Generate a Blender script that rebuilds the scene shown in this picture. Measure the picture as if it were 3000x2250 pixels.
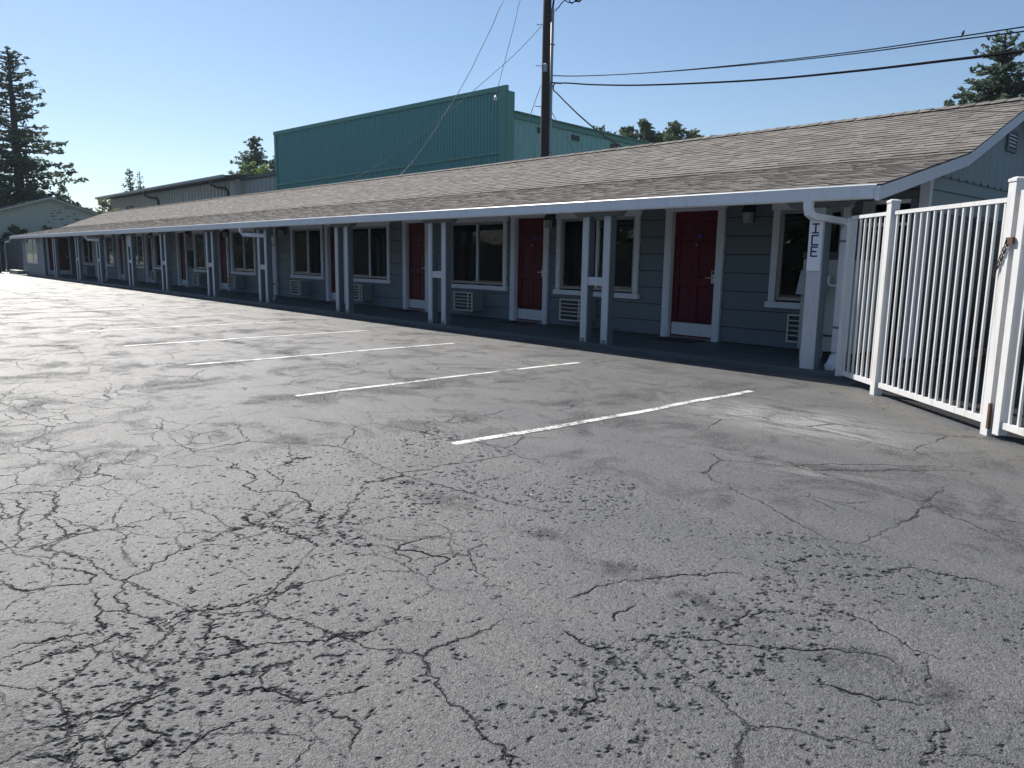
import bpy, math, random
import numpy as np
from mathutils import Vector, Matrix
random.seed(7); rng = np.random.default_rng(7)
for o in list(bpy.data.objects): bpy.data.objects.remove(o)
S = bpy.context.scene; COL = S.collection
R = math.radians
# ---------------------------------------------------------------- camera
yaw, pitch, roll = R(47.786), R(9.3595), R(0.8925)
fwd = Vector((-math.sin(yaw)*math.cos(pitch), math.cos(yaw)*math.cos(pitch), -math.sin(pitch)))
rt = Vector((math.cos(yaw), math.sin(yaw), 0)); up = rt.cross(fwd)
r2 = math.cos(roll)*rt + math.sin(roll)*up; u2 = -math.sin(roll)*rt + math.cos(roll)*up
cd = bpy.data.cameras.new('camera'); cam = bpy.data.objects.new('camera', cd); COL.objects.link(cam)
m = Matrix((r2, u2, -fwd)).transposed().to_4x4(); m.translation = Vector((0, 0, 1.305)); cam.matrix_world = m
cd.sensor_width = 36; cd.lens = 36*2224.9/3000; cd.clip_end = 3000; cd.clip_start = 0.05
S.camera = cam
# ---------------------------------------------------------------- sky, sun, exposure
SUN_EL, SUN_AZ = R(42), R(4)            # azimuth measured from -X towards +Y
W = bpy.data.worlds.new('World'); S.world = W; W.use_nodes = True
wn = W.node_tree.nodes; wl = W.node_tree.links
bg = wn['Background']; sky = wn.new('ShaderNodeTexSky'); sky.sky_type = 'NISHITA'; sky.sun_disc = False
sky.sun_elevation = SUN_EL; sky.sun_rotation = R(270)+SUN_AZ; sky.altitude = 50
sky.air_density = 1.0; sky.dust_density = 0.25; sky.ozone_density = 3.5
wl.new(sky.outputs[0], bg.inputs[0]); bg.inputs[1].default_value = 0.070
sd = bpy.data.lights.new('sun', 'SUN'); sun = bpy.data.objects.new('sun', sd); COL.objects.link(sun)
sd.energy = 5.0; sd.angle = R(0.6); sd.color = (1, .95, .87)
sv = Vector((-math.cos(SUN_AZ)*math.cos(SUN_EL), math.sin(SUN_AZ)*math.cos(SUN_EL), math.sin(SUN_EL)))
sun.rotation_euler = sv.to_track_quat('Z', 'Y').to_euler(); sun.location = (0, 0, 30)
S.view_settings.view_transform = 'Standard'; S.view_settings.look = 'None'
S.view_settings.exposure = 0.75; S.view_settings.gamma = 1; S.view_settings.use_curve_mapping = False

# ---------------------------------------------------------------- materials
class N:
    def __init__(s, name):
        s.m = bpy.data.materials.new(name); s.m.use_nodes = True
        s.t = s.m.node_tree; s.n = s.t.nodes; s.l = s.t.links; s.b = s.n['Principled BSDF']
        s._c = None
    def new(s, t, **k):
        o = s.n.new(t)
        for a, v in k.items(): setattr(o, a, v)
        return o
    def coord(s, kind='Object'):
        if s._c is None: s._c = s.new('ShaderNodeTexCoord')
        return s._c.outputs[kind]
    def pos(s):
        return s.new('ShaderNodeNewGeometry').outputs['Position']
    def map(s, src, scale=(1, 1, 1), rot=(0, 0, 0), loc=(0, 0, 0)):
        o = s.new('ShaderNodeMapping'); o.inputs['Scale'].default_value = scale; o.inputs['Rotation'].default_value = rot
        o.inputs['Location'].default_value = loc; s.l.new(src, o.inputs[0]); return o.outputs[0]
    def noise(s, src, scale=5, detail=4, rough=.55, dist=0):
        o = s.new('ShaderNodeTexNoise'); o.inputs['Scale'].default_value = scale; o.inputs['Detail'].default_value = detail
        o.inputs['Roughness'].default_value = rough; o.inputs['Distortion'].default_value = dist
        if src is not None: s.l.new(src, o.inputs['Vector'])
        return o.outputs['Fac']
    def vor(s, src, scale=5, feature='F1', out='Distance', rnd=1):
        o = s.new('ShaderNodeTexVoronoi', feature=feature); o.inputs['Scale'].default_value = scale
        o.inputs['Randomness'].default_value = rnd
        s.l.new(src, o.inputs['Vector']); return o.outputs[out]
    def ramp(s, fac, a, b, ca=(0, 0, 0, 1), cb=(1, 1, 1, 1)):
        o = s.new('ShaderNodeValToRGB'); e = o.color_ramp.elements
        e[0].position = a; e[1].position = b; e[0].color = ca; e[1].color = cb
        s.l.new(fac, o.inputs[0]); return o.outputs[0]
    def mixc(s, fac, a, b, bl='MIX'):
        o = s.new('ShaderNodeMix', data_type='RGBA', blend_type=bl)
        for i, v in ((0, fac), (6, a), (7, b)):
            if hasattr(v, 'is_output') or isinstance(v, bpy.types.NodeSocket): s.l.new(v, o.inputs[i])
            else: o.inputs[i].default_value = v if i == 0 else (*v[:3], 1)
        return o.outputs[2]
    def math(s, op, a, b=0.0, c=None, clamp=False):
        o = s.new('ShaderNodeMath', operation=op); o.use_clamp = clamp
        for i, v in enumerate((a, b) if c is None else (a, b, c)):
            if isinstance(v, bpy.types.NodeSocket): s.l.new(v, o.inputs[i])
            else: o.inputs[i].default_value = v
        return o.outputs[0]
    def bump(s, h, strength=.3, dist=.01, nrm=None):
        o = s.new('ShaderNodeBump'); o.inputs['Strength'].default_value = strength; o.inputs['Distance'].default_value = dist
        s.l.new(h, o.inputs['Height'])
        if nrm is not None: s.l.new(nrm, o.inputs['Normal'])
        return o.outputs[0]
    def set(s, col=None, rough=None, nrm=None, metal=None, spec=None):
        for k, v in (('Base Color', col), ('Roughness', rough), ('Normal', nrm), ('Metallic', metal), ('Specular IOR Level', spec)):
            if v is None: continue
            if isinstance(v, bpy.types.NodeSocket): s.l.new(v, s.b.inputs[k])
            else: s.b.inputs[k].default_value = (*v, 1) if k == 'Base Color' else v
        return s.m

def paint(name, col, rough=.5, var=.14, dirt=.25, dirtcol=(.12, .11, .10), scale=3, bump=.08, metal=0, grain=None):
    k = N(name); p = k.pos()
    n1 = k.noise(p, scale, 5); n2 = k.noise(k.map(p, (6, 6, 1)), 2.2, 6, .65); n3 = k.noise(p, 60, 3)
    a = tuple(c*(1-var) for c in col); b = tuple(min(1, c*(1+var)) for c in col)
    c = k.mixc(n1, a, b)
    d = k.math('MULTIPLY', k.ramp(n2, .52, .8), dirt)
    c = k.mixc(d, c, dirtcol)
    h = n3
    if grain: h = k.math('ADD', n3, k.noise(k.map(p, grain), 9, 5, .6))
    return k.set(c, k.math('MULTIPLY_ADD', n1, .2, rough-.1), k.bump(h, bump, .004), metal)

M = {}
M['wall'] = paint('grey_blue_siding_paint', (.120, .153, .176), .55, .1, .3, (.09, .1, .11), grain=(2, 2, 30), bump=.15)
M['fence'] = paint('chipped_white_fence_paint', (.66, .66, .66), .42, .05, .75, (.42, .34, .25), scale=9, bump=.2)
M['trim'] = paint('pale_trim_paint', (.66, .70, .76), .5, .06, .22, (.25, .24, .22), bump=.1)
M['white'] = paint('white_metal_paint', (.66, .66, .67), .38, .04, .25, (.5, .45, .38), scale=6)
M['post'] = paint('pale_grey_post_paint', (.46, .49, .54), .5, .08, .3, (.16, .16, .16), grain=(20, 20, 1), bump=.15)
M['gutter'] = paint('gutter_paint', (.66, .70, .76), .38, .07, .45, (.36, .38, .4), scale=1.5)
M['soffit'] = paint('soffit_paint', (.16, .18, .2), .7, .1, .2)
M['wall_shaded'] = paint('shade_darkened_siding', (.045, .060, .080), .55, .1, .3)  # lower gable siding, darkened to carry the shade of the passage
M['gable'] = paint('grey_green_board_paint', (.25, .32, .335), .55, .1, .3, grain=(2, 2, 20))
M['door'] = paint('dark_red_door_paint', (.088, .004, .012), .5, .12, .2, (.05, .01, .01))
M['door'].node_tree.nodes['Principled BSDF'].inputs['Specular IOR Level'].default_value = .22
M['kick'] = paint('kick_plate_white', (.62, .65, .70), .35, .06, .3)
M['alu'] = paint('window_aluminium', (.30, .29, .28), .4, .08, .2, metal=.3)
M['metal'] = paint('brushed_metal', (.6, .6, .58), .3, .05, .1, metal=.9)
M['black'] = paint('black_part', (.012, .013, .015), .5, .1, .1)
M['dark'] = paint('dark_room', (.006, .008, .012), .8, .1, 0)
M['curtain'] = paint('teal_curtain_cloth', (.06, .15, .15), .85, .2, .1, scale=8)
M['mat'] = paint('rubber_doormat', (.012, .012, .014), .85, .3, .3, (.05, .05, .05), scale=20, bump=.4)
M['ac'] = paint('air_conditioner_case', (.20, .235, .27), .5, .08, .25)
M['grille'] = paint('pale_grille_plastic', (.60, .60, .56), .45, .06, .3)
M['blue'] = paint('blue_plate', (.02, .04, .45), .4, .05, 0)
M['ink'] = paint('navy_lettering', (.006, .012, .07), .5, .1, 0)
M['icebody'] = paint('ice_machine_enamel', (.27, .31, .30), .35, .06, .3)
M['signboard'] = paint('sign_board', (.72, .75, .82), .5, .03, .12)
M['lampglass'] = paint('lamp_glass', (.34, .34, .3), .25, .05, .2)
M['teal'] = paint('dark_teal_metal_cladding', (.066, .25, .25), .5, .12, .35, (.06, .17, .18), scale=.6)
M['teal_trim'] = paint('green_flashing', (.075, .24, .20), .5, .1, .3)
M['teal_pale'] = paint('weathered_green_boards', (.22, .43, .40), .6, .14, .45, (.07, .13, .12), scale=.8)
M['greymetal'] = paint('grey_corrugated_metal', (.42, .41, .38), .5, .12, .3, (.1, .09, .08), scale=.8)
M['greyflat'] = paint('grey_panel_metal', (.30, .315, .31), .5, .1, .3)
M['darktrim'] = paint('dark_brown_trim', (.03, .03, .028), .5, .1, .2)
M['olive'] = paint('pale_olive_boards', (.48, .50, .41), .75, .12, .5, (.2, .22, .18), scale=1.5)
M['peel'] = paint('bare_dark_wood', (.03, .03, .03), .9, .3, .2)
M['pole'] = paint('creosoted_pole_wood', (.035, .026, .024), .85, .3, .4, (.06, .045, .04), grain=(14, 14, .6), bump=.5)
M['conduit'] = paint('grey_conduit', (.30, .32, .34), .5, .08, .3)
M['cable'] = paint('black_cable', (.004, .004, .007), .95, .1, 0); M['cable'].node_tree.nodes['Principled BSDF'].inputs['Specular IOR Level'].default_value = .05
M['wire'] = paint('grey_wire', (.16, .17, .2), .5, .1, 0)
M['rust'] = paint('rusted_steel', (.10, .045, .025), .85, .4, .5, (.03, .02, .02), scale=30, bump=.4)
M['bark'] = paint('bark', (.06, .045, .035), .9, .3, .3, grain=(9, 9, 1), bump=.6)
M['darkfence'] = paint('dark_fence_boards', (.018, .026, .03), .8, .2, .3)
M['galv'] = paint('galvanised_pipe', (.22, .25, .27), .45, .1, .4, (.1, .08, .06), metal=.4)
M['bird'] = paint('dark_feathers', (.02, .02, .025), .7, .2, 0)

def mk_concrete(name, col, dark):
    k = N(name); p = k.pos()
    n1 = k.noise(p, 1.3, 6, .6); n2 = k.noise(p, 45, 4, .7); n3 = k.noise(k.map(p, (.6, 3, 1)), 1.2, 5)
    c = k.mixc(n1, tuple(x*.7 for x in col), tuple(x*1.25 for x in col))
    c = k.mixc(k.math('MULTIPLY', k.ramp(n3, .5, .7), .6), c, dark)
    return k.set(c, k.math('MULTIPLY_ADD', n1, .35, .38), k.bump(n2, .25, .004))
M['slab'] = mk_concrete('painted_porch_concrete', (.065, .088, .10), (.03, .04, .045))
M['concrete'] = mk_concrete('weathered_concrete', (.27, .26, .24), (.13, .12, .1))

def mk_white_wear(name, col=(.60, .60, .58), lo=.98, hi=1.14):
    k = N(name); p = k.pos()
    n = k.noise(p, 38, 5, .75); n2 = k.noise(p, 4, 4)
    f = k.math('ADD', n, k.math('MULTIPLY', n2, .8))
    c = k.mixc(k.ramp(f, lo, hi), col, (.15, .15, .15))
    k.set(c, .6, k.bump(k.noise(p, 120, 4, .7), .5, .006)); return k.m
M['line'] = mk_white_wear('worn_white_road_paint', lo=.93, hi=1.06); M['line_old'] = mk_white_wear('half_gone_white_road_paint', (.62, .62, .60), .92, 1.12)

def mk_shingle():
    k = N('asphalt_shingle'); p = k.pos()
    at = k.new('ShaderNodeAttribute', attribute_name='tint'); t = at.outputs['Fac']
    c = k.ramp(t, 0, 1, (.105, .097, .090, 1), (.215, .200, .186, 1))
    e = k.n[-1]
    c = k.mixc(k.math('MULTIPLY', k.noise(p, 160, 3, .8), .5), c, (.24, .22, .20))
    c = k.mixc(k.math('MULTIPLY', k.ramp(k.noise(p, .55, 5, .6), .4, .75), .30), c, (.13, .118, .105))
    return k.set(c, .93, k.bump(k.noise(p, 240, 3, .8), .5, .004), spec=.2)
M['shingle'] = mk_shingle()
M['shingle_edge'] = paint('dark_shingle_edge', (.05, .045, .04), .95, .3, 0)

def mk_asphalt():
    k = N('weathered_asphalt'); p = k.pos()
    def gauss(cx, cy, sx, sy, amp=1, rot=0):
        v = k.map(p, (1/sx, 1/sy, 0), (0, 0, 0), (-cx/sx, -cy/sy, 0))
        ln = k.new('ShaderNodeVectorMath', operation='LENGTH'); k.l.new(v, ln.inputs[0])
        g = k.math('SUBTRACT', 1.0, ln.outputs['Value'], clamp=True)
        return k.math('MULTIPLY', k.math('MULTIPLY', g, g), amp)
    big = k.noise(p, .45, 6, .6, .6); mid = k.noise(p, 2.2, 6, .62, .4); fine = k.noise(p, 70, 4, .75)
    streak = k.noise(k.map(p, (.18, 1.6, 1), (0, 0, R(2))), 1.6, 6, .6, .3)
    stone = k.vor(p, 150); grit = k.noise(p, 190, 3, .8)
    c = k.mixc(k.ramp(big, .25, .8), (.060, .062, .066), (.108, .107, .107))
    c = k.mixc(k.math('MULTIPLY', k.ramp(streak, .46, .60), .42), c, (.150, .146, .140))
    c = k.mixc(k.math('MULTIPLY', k.ramp(mid, .55, .78), .28), c, (.045, .045, .047))
    # dusty pale smears near the fence, wheel scuffs
    dn = k.noise(k.map(p, (.8, 3.2, 1), (0, 0, R(-14))), 2.2, 7, .68, .8)
    dust = k.math('MULTIPLY', gauss(-3.1, 5.95, 1.7, .95, 3.0), k.ramp(dn, .36, .62))
    dust2 = k.math('MULTIPLY', k.math('ADD', gauss(-2.2, 4.6, 1.9, .55, 1.1), gauss(-8.0, 6.6, 6, 1.4, .8)), k.ramp(dn, .46, .72))
    c = k.mixc(k.math('ADD', dust, dust2, clamp=True), c, (.36, .35, .33))
    # eroded rough patches: fines worn out between stones
    er = k.noise(p, 1.35, 9, .74, .5)
    near = k.math('ADD', gauss(-2.5, 1.0, 2.0, 1.1, 1.0), gauss(-1.5, 1.6, .9, .9, .7))
    ermask = k.math('MULTIPLY', k.ramp(k.math('ADD', er, k.math('MULTIPLY', near, .14)), .50, .66), 1.0)
    pit = k.ramp(k.noise(p, 46, 8, .82, .2), .46, .51)
    pits = k.math('MULTIPLY', k.math('SUBTRACT', 1.0, pit), ermask)
    atp = k.new('ShaderNodeAttribute', attribute_name='pit').outputs['Fac']; atn = k.new('ShaderNodeAttribute', attribute_name='near_m').outputs['Fac']
    pits = k.math('MAXIMUM', k.math('MULTIPLY', pits, k.math('SUBTRACT', 1.0, atn)), atp)
    # scattered small pits everywhere
    sp = k.math('SUBTRACT', 1.0, k.ramp(k.noise(p, 30, 9, .85), .37, .41))
    # cracks: warped voronoi edges, two scales
    warp = k.new('ShaderNodeTexNoise'); warp.inputs['Scale'].default_value = 4; warp.inputs['Detail'].default_value = 6
    warp.inputs['Roughness'].default_value = .68
    k.l.new(p, warp.inputs['Vector'])
    wv = k.new('ShaderNodeVectorMath', operation='SCALE'); wv.inputs['Scale'].default_value = .22
    k.l.new(warp.outputs['Color'], wv.inputs[0])
    wa = k.new('ShaderNodeVectorMath', operation='ADD'); k.l.new(p, wa.inputs[0]); k.l.new(wv.outputs[0], wa.inputs[1])
    flat = k.map(wa.outputs[0], (.8, 1.25, 0))
    e1 = k.vor(flat, 1.0, 'DISTANCE_TO_EDGE'); e2 = k.vor(k.map(flat, (1, 1, 0), loc=(3, 7, 0)), 3.4, 'DISTANCE_TO_EDGE')
    m1 = k.ramp(k.noise(p, .6, 3), .46, .56); 
    left = k.math('ADD', gauss(-6.5, .6, 6, 3.2, 1.0), gauss(-3.2, -.2, 3.5, 2.2, .8))
    m2 = k.ramp(k.math('ADD', k.noise(p, .9, 4), k.math('MULTIPLY', left, .3)), .58, .68)
    c1 = k.math('MULTIPLY', k.math('SUBTRACT', 1.0, k.ramp(e1, .001, .006)), m1)
    c2 = k.math('MULTIPLY', k.math('SUBTRACT', 1.0, k.ramp(e2, .003, .016)), m2)
    at = k.new('ShaderNodeAttribute', attribute_name='crack')
    # long open paving joint running with the building
    sy = k.new('ShaderNodeSeparateXYZ'); k.l.new(wa.outputs[0], sy.inputs[0])
    jd = k.math('ABSOLUTE', k.math('SUBTRACT', sy.outputs['Y'], 4.66))
    joint = k.math('MULTIPLY', k.math('SUBTRACT', 1.0, k.ramp(jd, .03, .22)), k.ramp(k.noise(p, 3.1, 5, .7), .42, .62))
    jx = k.ramp(k.math('MULTIPLY', sy.outputs['X'], -1/30.0), .16, .24)
    joint = k.math('MULTIPLY', k.math('MULTIPLY', joint, jx), .85)
    jd2 = k.math('ABSOLUTE', k.math('SUBTRACT', sy.outputs['Y'], 2.55))
    joint2 = k.math('MULTIPLY', k.math('SUBTRACT', 1.0, k.ramp(jd2, .02, .16)), k.ramp(k.noise(p, 2.7, 5, .7), .5, .66))
    cn = k.math('MULTIPLY_ADD', k.noise(p, 60, 4, .8), .008, -.004)
    tr = k.ramp(k.math('ADD', at.outputs['Fac'], cn), .0485, .0505)
    cr = k.math('MAXIMUM', k.math('MAXIMUM', c1, c2), tr, clamp=True)
    cr = k.math('MAXIMUM', cr, k.math('MAXIMUM', joint, k.math('MULTIPLY', joint2, .7)))
    # stone speckle
    c = k.mixc(k.math('MULTIPLY', k.ramp(stone, .05, .3), .4), k.mixc(.35, c, (.30, .30, .29)), c)
    gr1 = k.ramp(k.noise(p, 70, 8, .85), .38, .62, (.32, .32, .32, 1), (1.0, 1.0, 1.0, 1)); gr2 = k.ramp(fine, .3, .7, (.36, .36, .36, 1), (1, 1, 1, 1))
    c = k.mixc(.75, c, gr1, 'MULTIPLY'); c = k.mixc(.6, c, gr2, 'MULTIPLY'); c = k.mixc(1.0, c, (1.22, 1.23, 1.26), 'MULTIPLY')
    c = k.mixc(k.math('MULTIPLY', sp, .8), c, (.020, .020, .022))
    c = k.mixc(k.math('MULTIPLY', pits, .50), c, (.022, .022, .023))
    c = k.mixc(k.math('MULTIPLY', cr, .88), c, (.006, .006, .007))
    # fence foot: moss and rusty dirt
    fd = k.math('MULTIPLY', gauss(-2.35, 6.98, 1.3, 1.1, 1.6), k.ramp(k.noise(p, 14, 5, .7), .5, .62))
    sxy = k.new('ShaderNodeSeparateXYZ'); k.l.new(p, sxy.inputs[0])
    fl = k.math('ADD', k.math('MULTIPLY', sxy.outputs['X'], .66), k.math('MULTIPLY', sxy.outputs['Y'], .75))
    fl = k.math('SUBTRACT', 1.0, k.math('MULTIPLY', k.math('ABSOLUTE', k.math('SUBTRACT', fl, 3.57)), 6.0), clamp=True)
    c = k.mixc(k.math('MULTIPLY', fl, k.ramp(k.noise(p, 26, 5, .75), .5, .6)), c, (.17, .15, .08))
    h = k.math('ADD', k.math('MULTIPLY', stone, .35), k.math('MULTIPLY', grit, .5))
    h = k.math('ADD', h, k.math('MULTIPLY', k.noise(p, 28, 5, .7), .9))
    h = k.math('SUBTRACT', h, k.math('MULTIPLY', k.math('ADD', pits, sp), 1.0))
    h = k.math('SUBTRACT', h, k.math('MULTIPLY', cr, 1.6))
    nr = k.bump(h, .75, .012)
    nr = k.bump(k.noise(p, 3.3, 5, .6), .35, .03, nr)
    rg = k.math('MULTIPLY_ADD', mid, .22, .46)
    rg = k.math('ADD', rg, k.math('MULTIPLY', pits, .25))
    dry = k.math('SUBTRACT', 1.0, k.math('MAXIMUM', k.math('MAXIMUM', cr, pits), sp), clamp=True)
    return k.set(c, rg, nr, spec=k.math('MULTIPLY_ADD', dry, .44, .02))
M['asphalt'] = mk_asphalt()

def mk_ground():
    k = N('rough_dry_ground'); p = k.pos()
    c = k.mixc(k.noise(p, .3, 6), (.05, .06, .03), (.13, .12, .08))
    return k.set(c, .9, k.bump(k.noise(p, 8, 5), .4, .05))
M['ground'] = mk_ground()
M['earth'] = paint('shade_darkened_earth', (.022, .021, .020), .9, .4, .3, (.05, .045, .04), scale=4, bump=.5)  # soil colour darkened to hold the passage shade; reused for the hedge core
def mk_leaf(name, a, b, tr=.25):
    k = N(name); g = k.new('ShaderNodeNewGeometry')
    c = k.mixc(g.outputs['Random Per Island'], a, b)
    k.set(c, .6, spec=.25)
    if tr:
        t = k.new('ShaderNodeBsdfTranslucent'); k.l.new(k.mixc(.5, c, tuple(x*1.6 for x in b)), t.inputs[0])
        mx = k.new('ShaderNodeMixShader'); mx.inputs[0].default_value = tr
        k.l.new(k.b.outputs[0], mx.inputs[1]); k.l.new(t.outputs[0], mx.inputs[2])
        k.l.new(mx.outputs[0], k.n['Material Output'].inputs[0])
    return k.m
M['needle'] = mk_leaf('conifer_needles', (.038, .060, .046), (.095, .135, .088), .32)
M['oak'] = mk_leaf('dark_broad_leaves', (.028, .048, .030), (.07, .105, .05), .3)
M['bright'] = mk_leaf('bright_green_leaves', (.09, .16, .03), (.17, .26, .06), .35)
M['shrub'] = mk_leaf('yellowish_shrub_leaves', (.09, .12, .05), (.20, .22, .11), .3)
M['hedge'] = mk_leaf('hedge_leaves', (.02, .04, .02), (.06, .09, .035), .2)
def mk_hill():
    k = N('wooded_hill'); p = k.pos()
    c = k.mixc(k.ramp(k.noise(p, .05, 6), .35, .65), (.035, .055, .04), (.09, .11, .075))
    return k.set(c, .95)
M['hill'] = mk_hill()
def mk_glass():
    k = N('window_glass'); p = k.pos()
    for n in list(k.n):
        if n.type == 'BSDF_PRINCIPLED': k.n.remove(n)
    g = k.new('ShaderNodeBsdfGlossy'); g.inputs['Roughness'].default_value = .01; g.inputs['Color'].default_value = (1, 1, 1, 1)
    t = k.new('ShaderNodeBsdfTransparent'); t.inputs[0].default_value = (.62, .72, .72, 1)
    fr = k.new('ShaderNodeFresnel'); fr.inputs[0].default_value = 1.5
    f = k.math('MULTIPLY', fr.outputs[0], 1.1, clamp=True)
    nr = k.bump(k.noise(p, 1.1, 2), .012, .05); k.l.new(nr, g.inputs['Normal'])
    mx = k.new('ShaderNodeMixShader'); k.l.new(f, mx.inputs[0]); k.l.new(t.outputs[0], mx.inputs[1]); k.l.new(g.outputs[0], mx.inputs[2])
    k.l.new(mx.outputs[0], k.n['Material Output'].inputs[0]); return k.m
M['glass'] = mk_glass()

# ---------------------------------------------------------------- mesh helpers
class G:
    """collects faces in world coordinates; put() links them as one mesh object"""
    def __init__(s): s.v = []; s.f = []; s.mi = []; s.mats = []; s.attr = []
    def _m(s, mat):
        if mat not in s.mats: s.mats.append(mat)
        return s.mats.index(mat)
    def face(s, pts, mat):
        b = len(s.v); s.v += [tuple(p) for p in pts]; s.f.append(tuple(range(b, b+len(pts)))); s.mi.append(s._m(mat)); return s
    def poly(s, verts, faces, mat):
        b = len(s.v); s.v += [tuple(p) for p in verts]; i = s._m(mat)
        for f in faces: s.f.append(tuple(b+q for q in f)); s.mi.append(i)
        return s
    def box(s, x0, x1, y0, y1, z0, z1, mat, bev=0):
        if x1 < x0: x0, x1 = x1, x0
        if y1 < y0: y0, y1 = y1, y0
        if z1 < z0: z0, z1 = z1, z0
        if bev and min(x1-x0, y1-y0, z1-z0) > 2.2*bev:
            V = []; 
            for ix, X in ((0, x0), (1, x1)):
                for iy, Y in ((0, y0), (1, y1)):
                    for iz, Z in ((0, z0), (1, z1)):
                        sx, sy, sz = (bev if ix == 0 else -bev), (bev if iy == 0 else -bev), (bev if iz == 0 else -bev)
                        V += [(X, Y+sy, Z+sz), (X+sx, Y, Z+sz), (X+sx, Y+sy, Z)]
            def c(ix, iy, iz, k): return (ix*4+iy*2+iz)*3+k
            F = [(c(0,0,0,0), c(0,0,1,0), c(0,1,1,0), c(0,1,0,0)), (c(1,0,0,0), c(1,1,0,0), c(1,1,1,0), c(1,0,1,0)),
                 (c(0,0,0,1), c(1,0,0,1), c(1,0,1,1), c(0,0,1,1)), (c(0,1,0,1), c(0,1,1,1), c(1,1,1,1), c(1,1,0,1)),
                 (c(0,0,0,2), c(0,1,0,2), c(1,1,0,2), c(1,0,0,2)), (c(0,0,1,2), c(1,0,1,2), c(1,1,1,2), c(0,1,1,2))]
            for a in (0, 1):
                for b_ in (0, 1):
                    F += [(c(0,a,b_,1), c(1,a,b_,1), c(1,a,b_,2), c(0,a,b_,2)), (c(a,0,b_,0), c(a,1,b_,0), c(a,1,b_,2), c(a,0,b_,2)),
                          (c(a,b_,0,0), c(a,b_,1,0), c(a,b_,1,1), c(a,b_,0,1))]
            for a in (0, 1):
                for b_ in (0, 1):
                    for d in (0, 1): F.append((c(a,b_,d,0), c(a,b_,d,1), c(a,b_,d,2)))
            return s.poly(V, F, mat)
        V = [(x, y, z) for x in (x0, x1) for y in (y0, y1) for z in (z0, z1)]
        return s.poly(V, [(0,1,3,2), (4,6,7,5), (0,4,5,1), (2,3,7,6), (0,2,6,4), (1,5,7,3)], mat)
    def prism(s, poly, axis, a, b, mat):
        """extrude a polygon given in the two other axes along axis from a to b"""
        n = len(poly)
        def P(q, t): 
            return {'x': (t, q[0], q[1]), 'y': (q[0], t, q[1]), 'z': (q[0], q[1], t)}[axis]
        V = [P(q, a) for q in poly]+[P(q, b) for q in poly]
        F = [tuple(range(n)), tuple(range(2*n-1, n-1, -1))]+[(i, n+i, n+(i+1) % n, (i+1) % n) for i in range(n)]
        return s.poly(V, F, mat)
    def tube(s, pts, r, mat, n=8, cap=True):
        pts = [Vector(p) for p in pts]; rs = r if isinstance(r, (list, tuple)) else [r]*len(pts); V = []
        t0 = None
        for i, p in enumerate(pts):
            d = (pts[min(i+1, len(pts)-1)]-pts[max(i-1, 0)]).normalized()
            if t0 is None:
                ref = Vector((0, 0, 1)) if abs(d.z) < .9 else Vector((1, 0, 0)); a = d.cross(ref).normalized()
            else: a = (t0-d*t0.dot(d)).normalized()
            t0 = a; b = d.cross(a)
            for k in range(n):
                w = 2*math.pi*(k+.5)/n; V.append(p+(a*math.cos(w)+b*math.sin(w))*rs[i])
        F = [(i*n+k, i*n+(k+1) % n, (i+1)*n+(k+1) % n, (i+1)*n+k) for i in range(len(pts)-1) for k in range(n)]
        if cap: F += [tuple(range(n-1, -1, -1)), tuple((len(pts)-1)*n+k for k in range(n))]
        return s.poly(V, F, mat)
ORG = {}
def mesh_from(name, g, origin, smooth=False):
    me = bpy.data.meshes.new(name); o = Vector(origin)
    me.from_pydata([tuple(Vector(v)-o) for v in g.v], [], g.f)
    for mt in g.mats: me.materials.append(M[mt])
    me.polygons.foreach_set('material_index', g.mi)
    if smooth: me.polygons.foreach_set('use_smooth', [True]*len(g.f))
    bm_fix(me)
    me.update(); return me
import bmesh
def bm_fix(me):
    b = bmesh.new(); b.from_mesh(me); bmesh.ops.recalc_face_normals(b, faces=b.faces); b.to_mesh(me); b.free()
def link(name, me, origin, parent=None):
    o = bpy.data.objects.new(name, me); COL.objects.link(o)
    ORG[o.name] = Vector(origin)
    if parent is not None:
        o.parent = parent; o.location = Vector(origin)-ORG[parent.name]
    else: o.location = origin
    return o
def put(name, g, parent=None, origin=None, smooth=False):
    if origin is None:
        a = np.array(g.v); mn, mx = a.min(0), a.max(0); origin = ((mn[0]+mx[0])/2, (mn[1]+mx[1])/2, mn[2])
    return link(name, mesh_from(name, g, origin, smooth), origin, parent)
def tag(o, label, cat, group=None, kind=None):
    if label: o['label'] = label
    if cat: o['category'] = cat
    if group: o['group'] = group
    if kind: o['kind'] = kind
    return o
def thing(name, loc, label, cat, group=None):
    o = bpy.data.objects.new(name, None); COL.objects.link(o); o.location = loc; ORG[o.name] = Vector(loc); o.empty_display_size = .3
    return tag(o, label, cat, group)
CACHE = {}
def inst(name, key, fn, origin, parent, smooth=False):
    """fn(g) draws in local coordinates around (0,0,0); the mesh is shared by key"""
    if key not in CACHE:
        g = G(); fn(g); CACHE[key] = mesh_from(name, g, (0, 0, 0), smooth)
    return link(name, CACHE[key], origin, parent)

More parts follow.
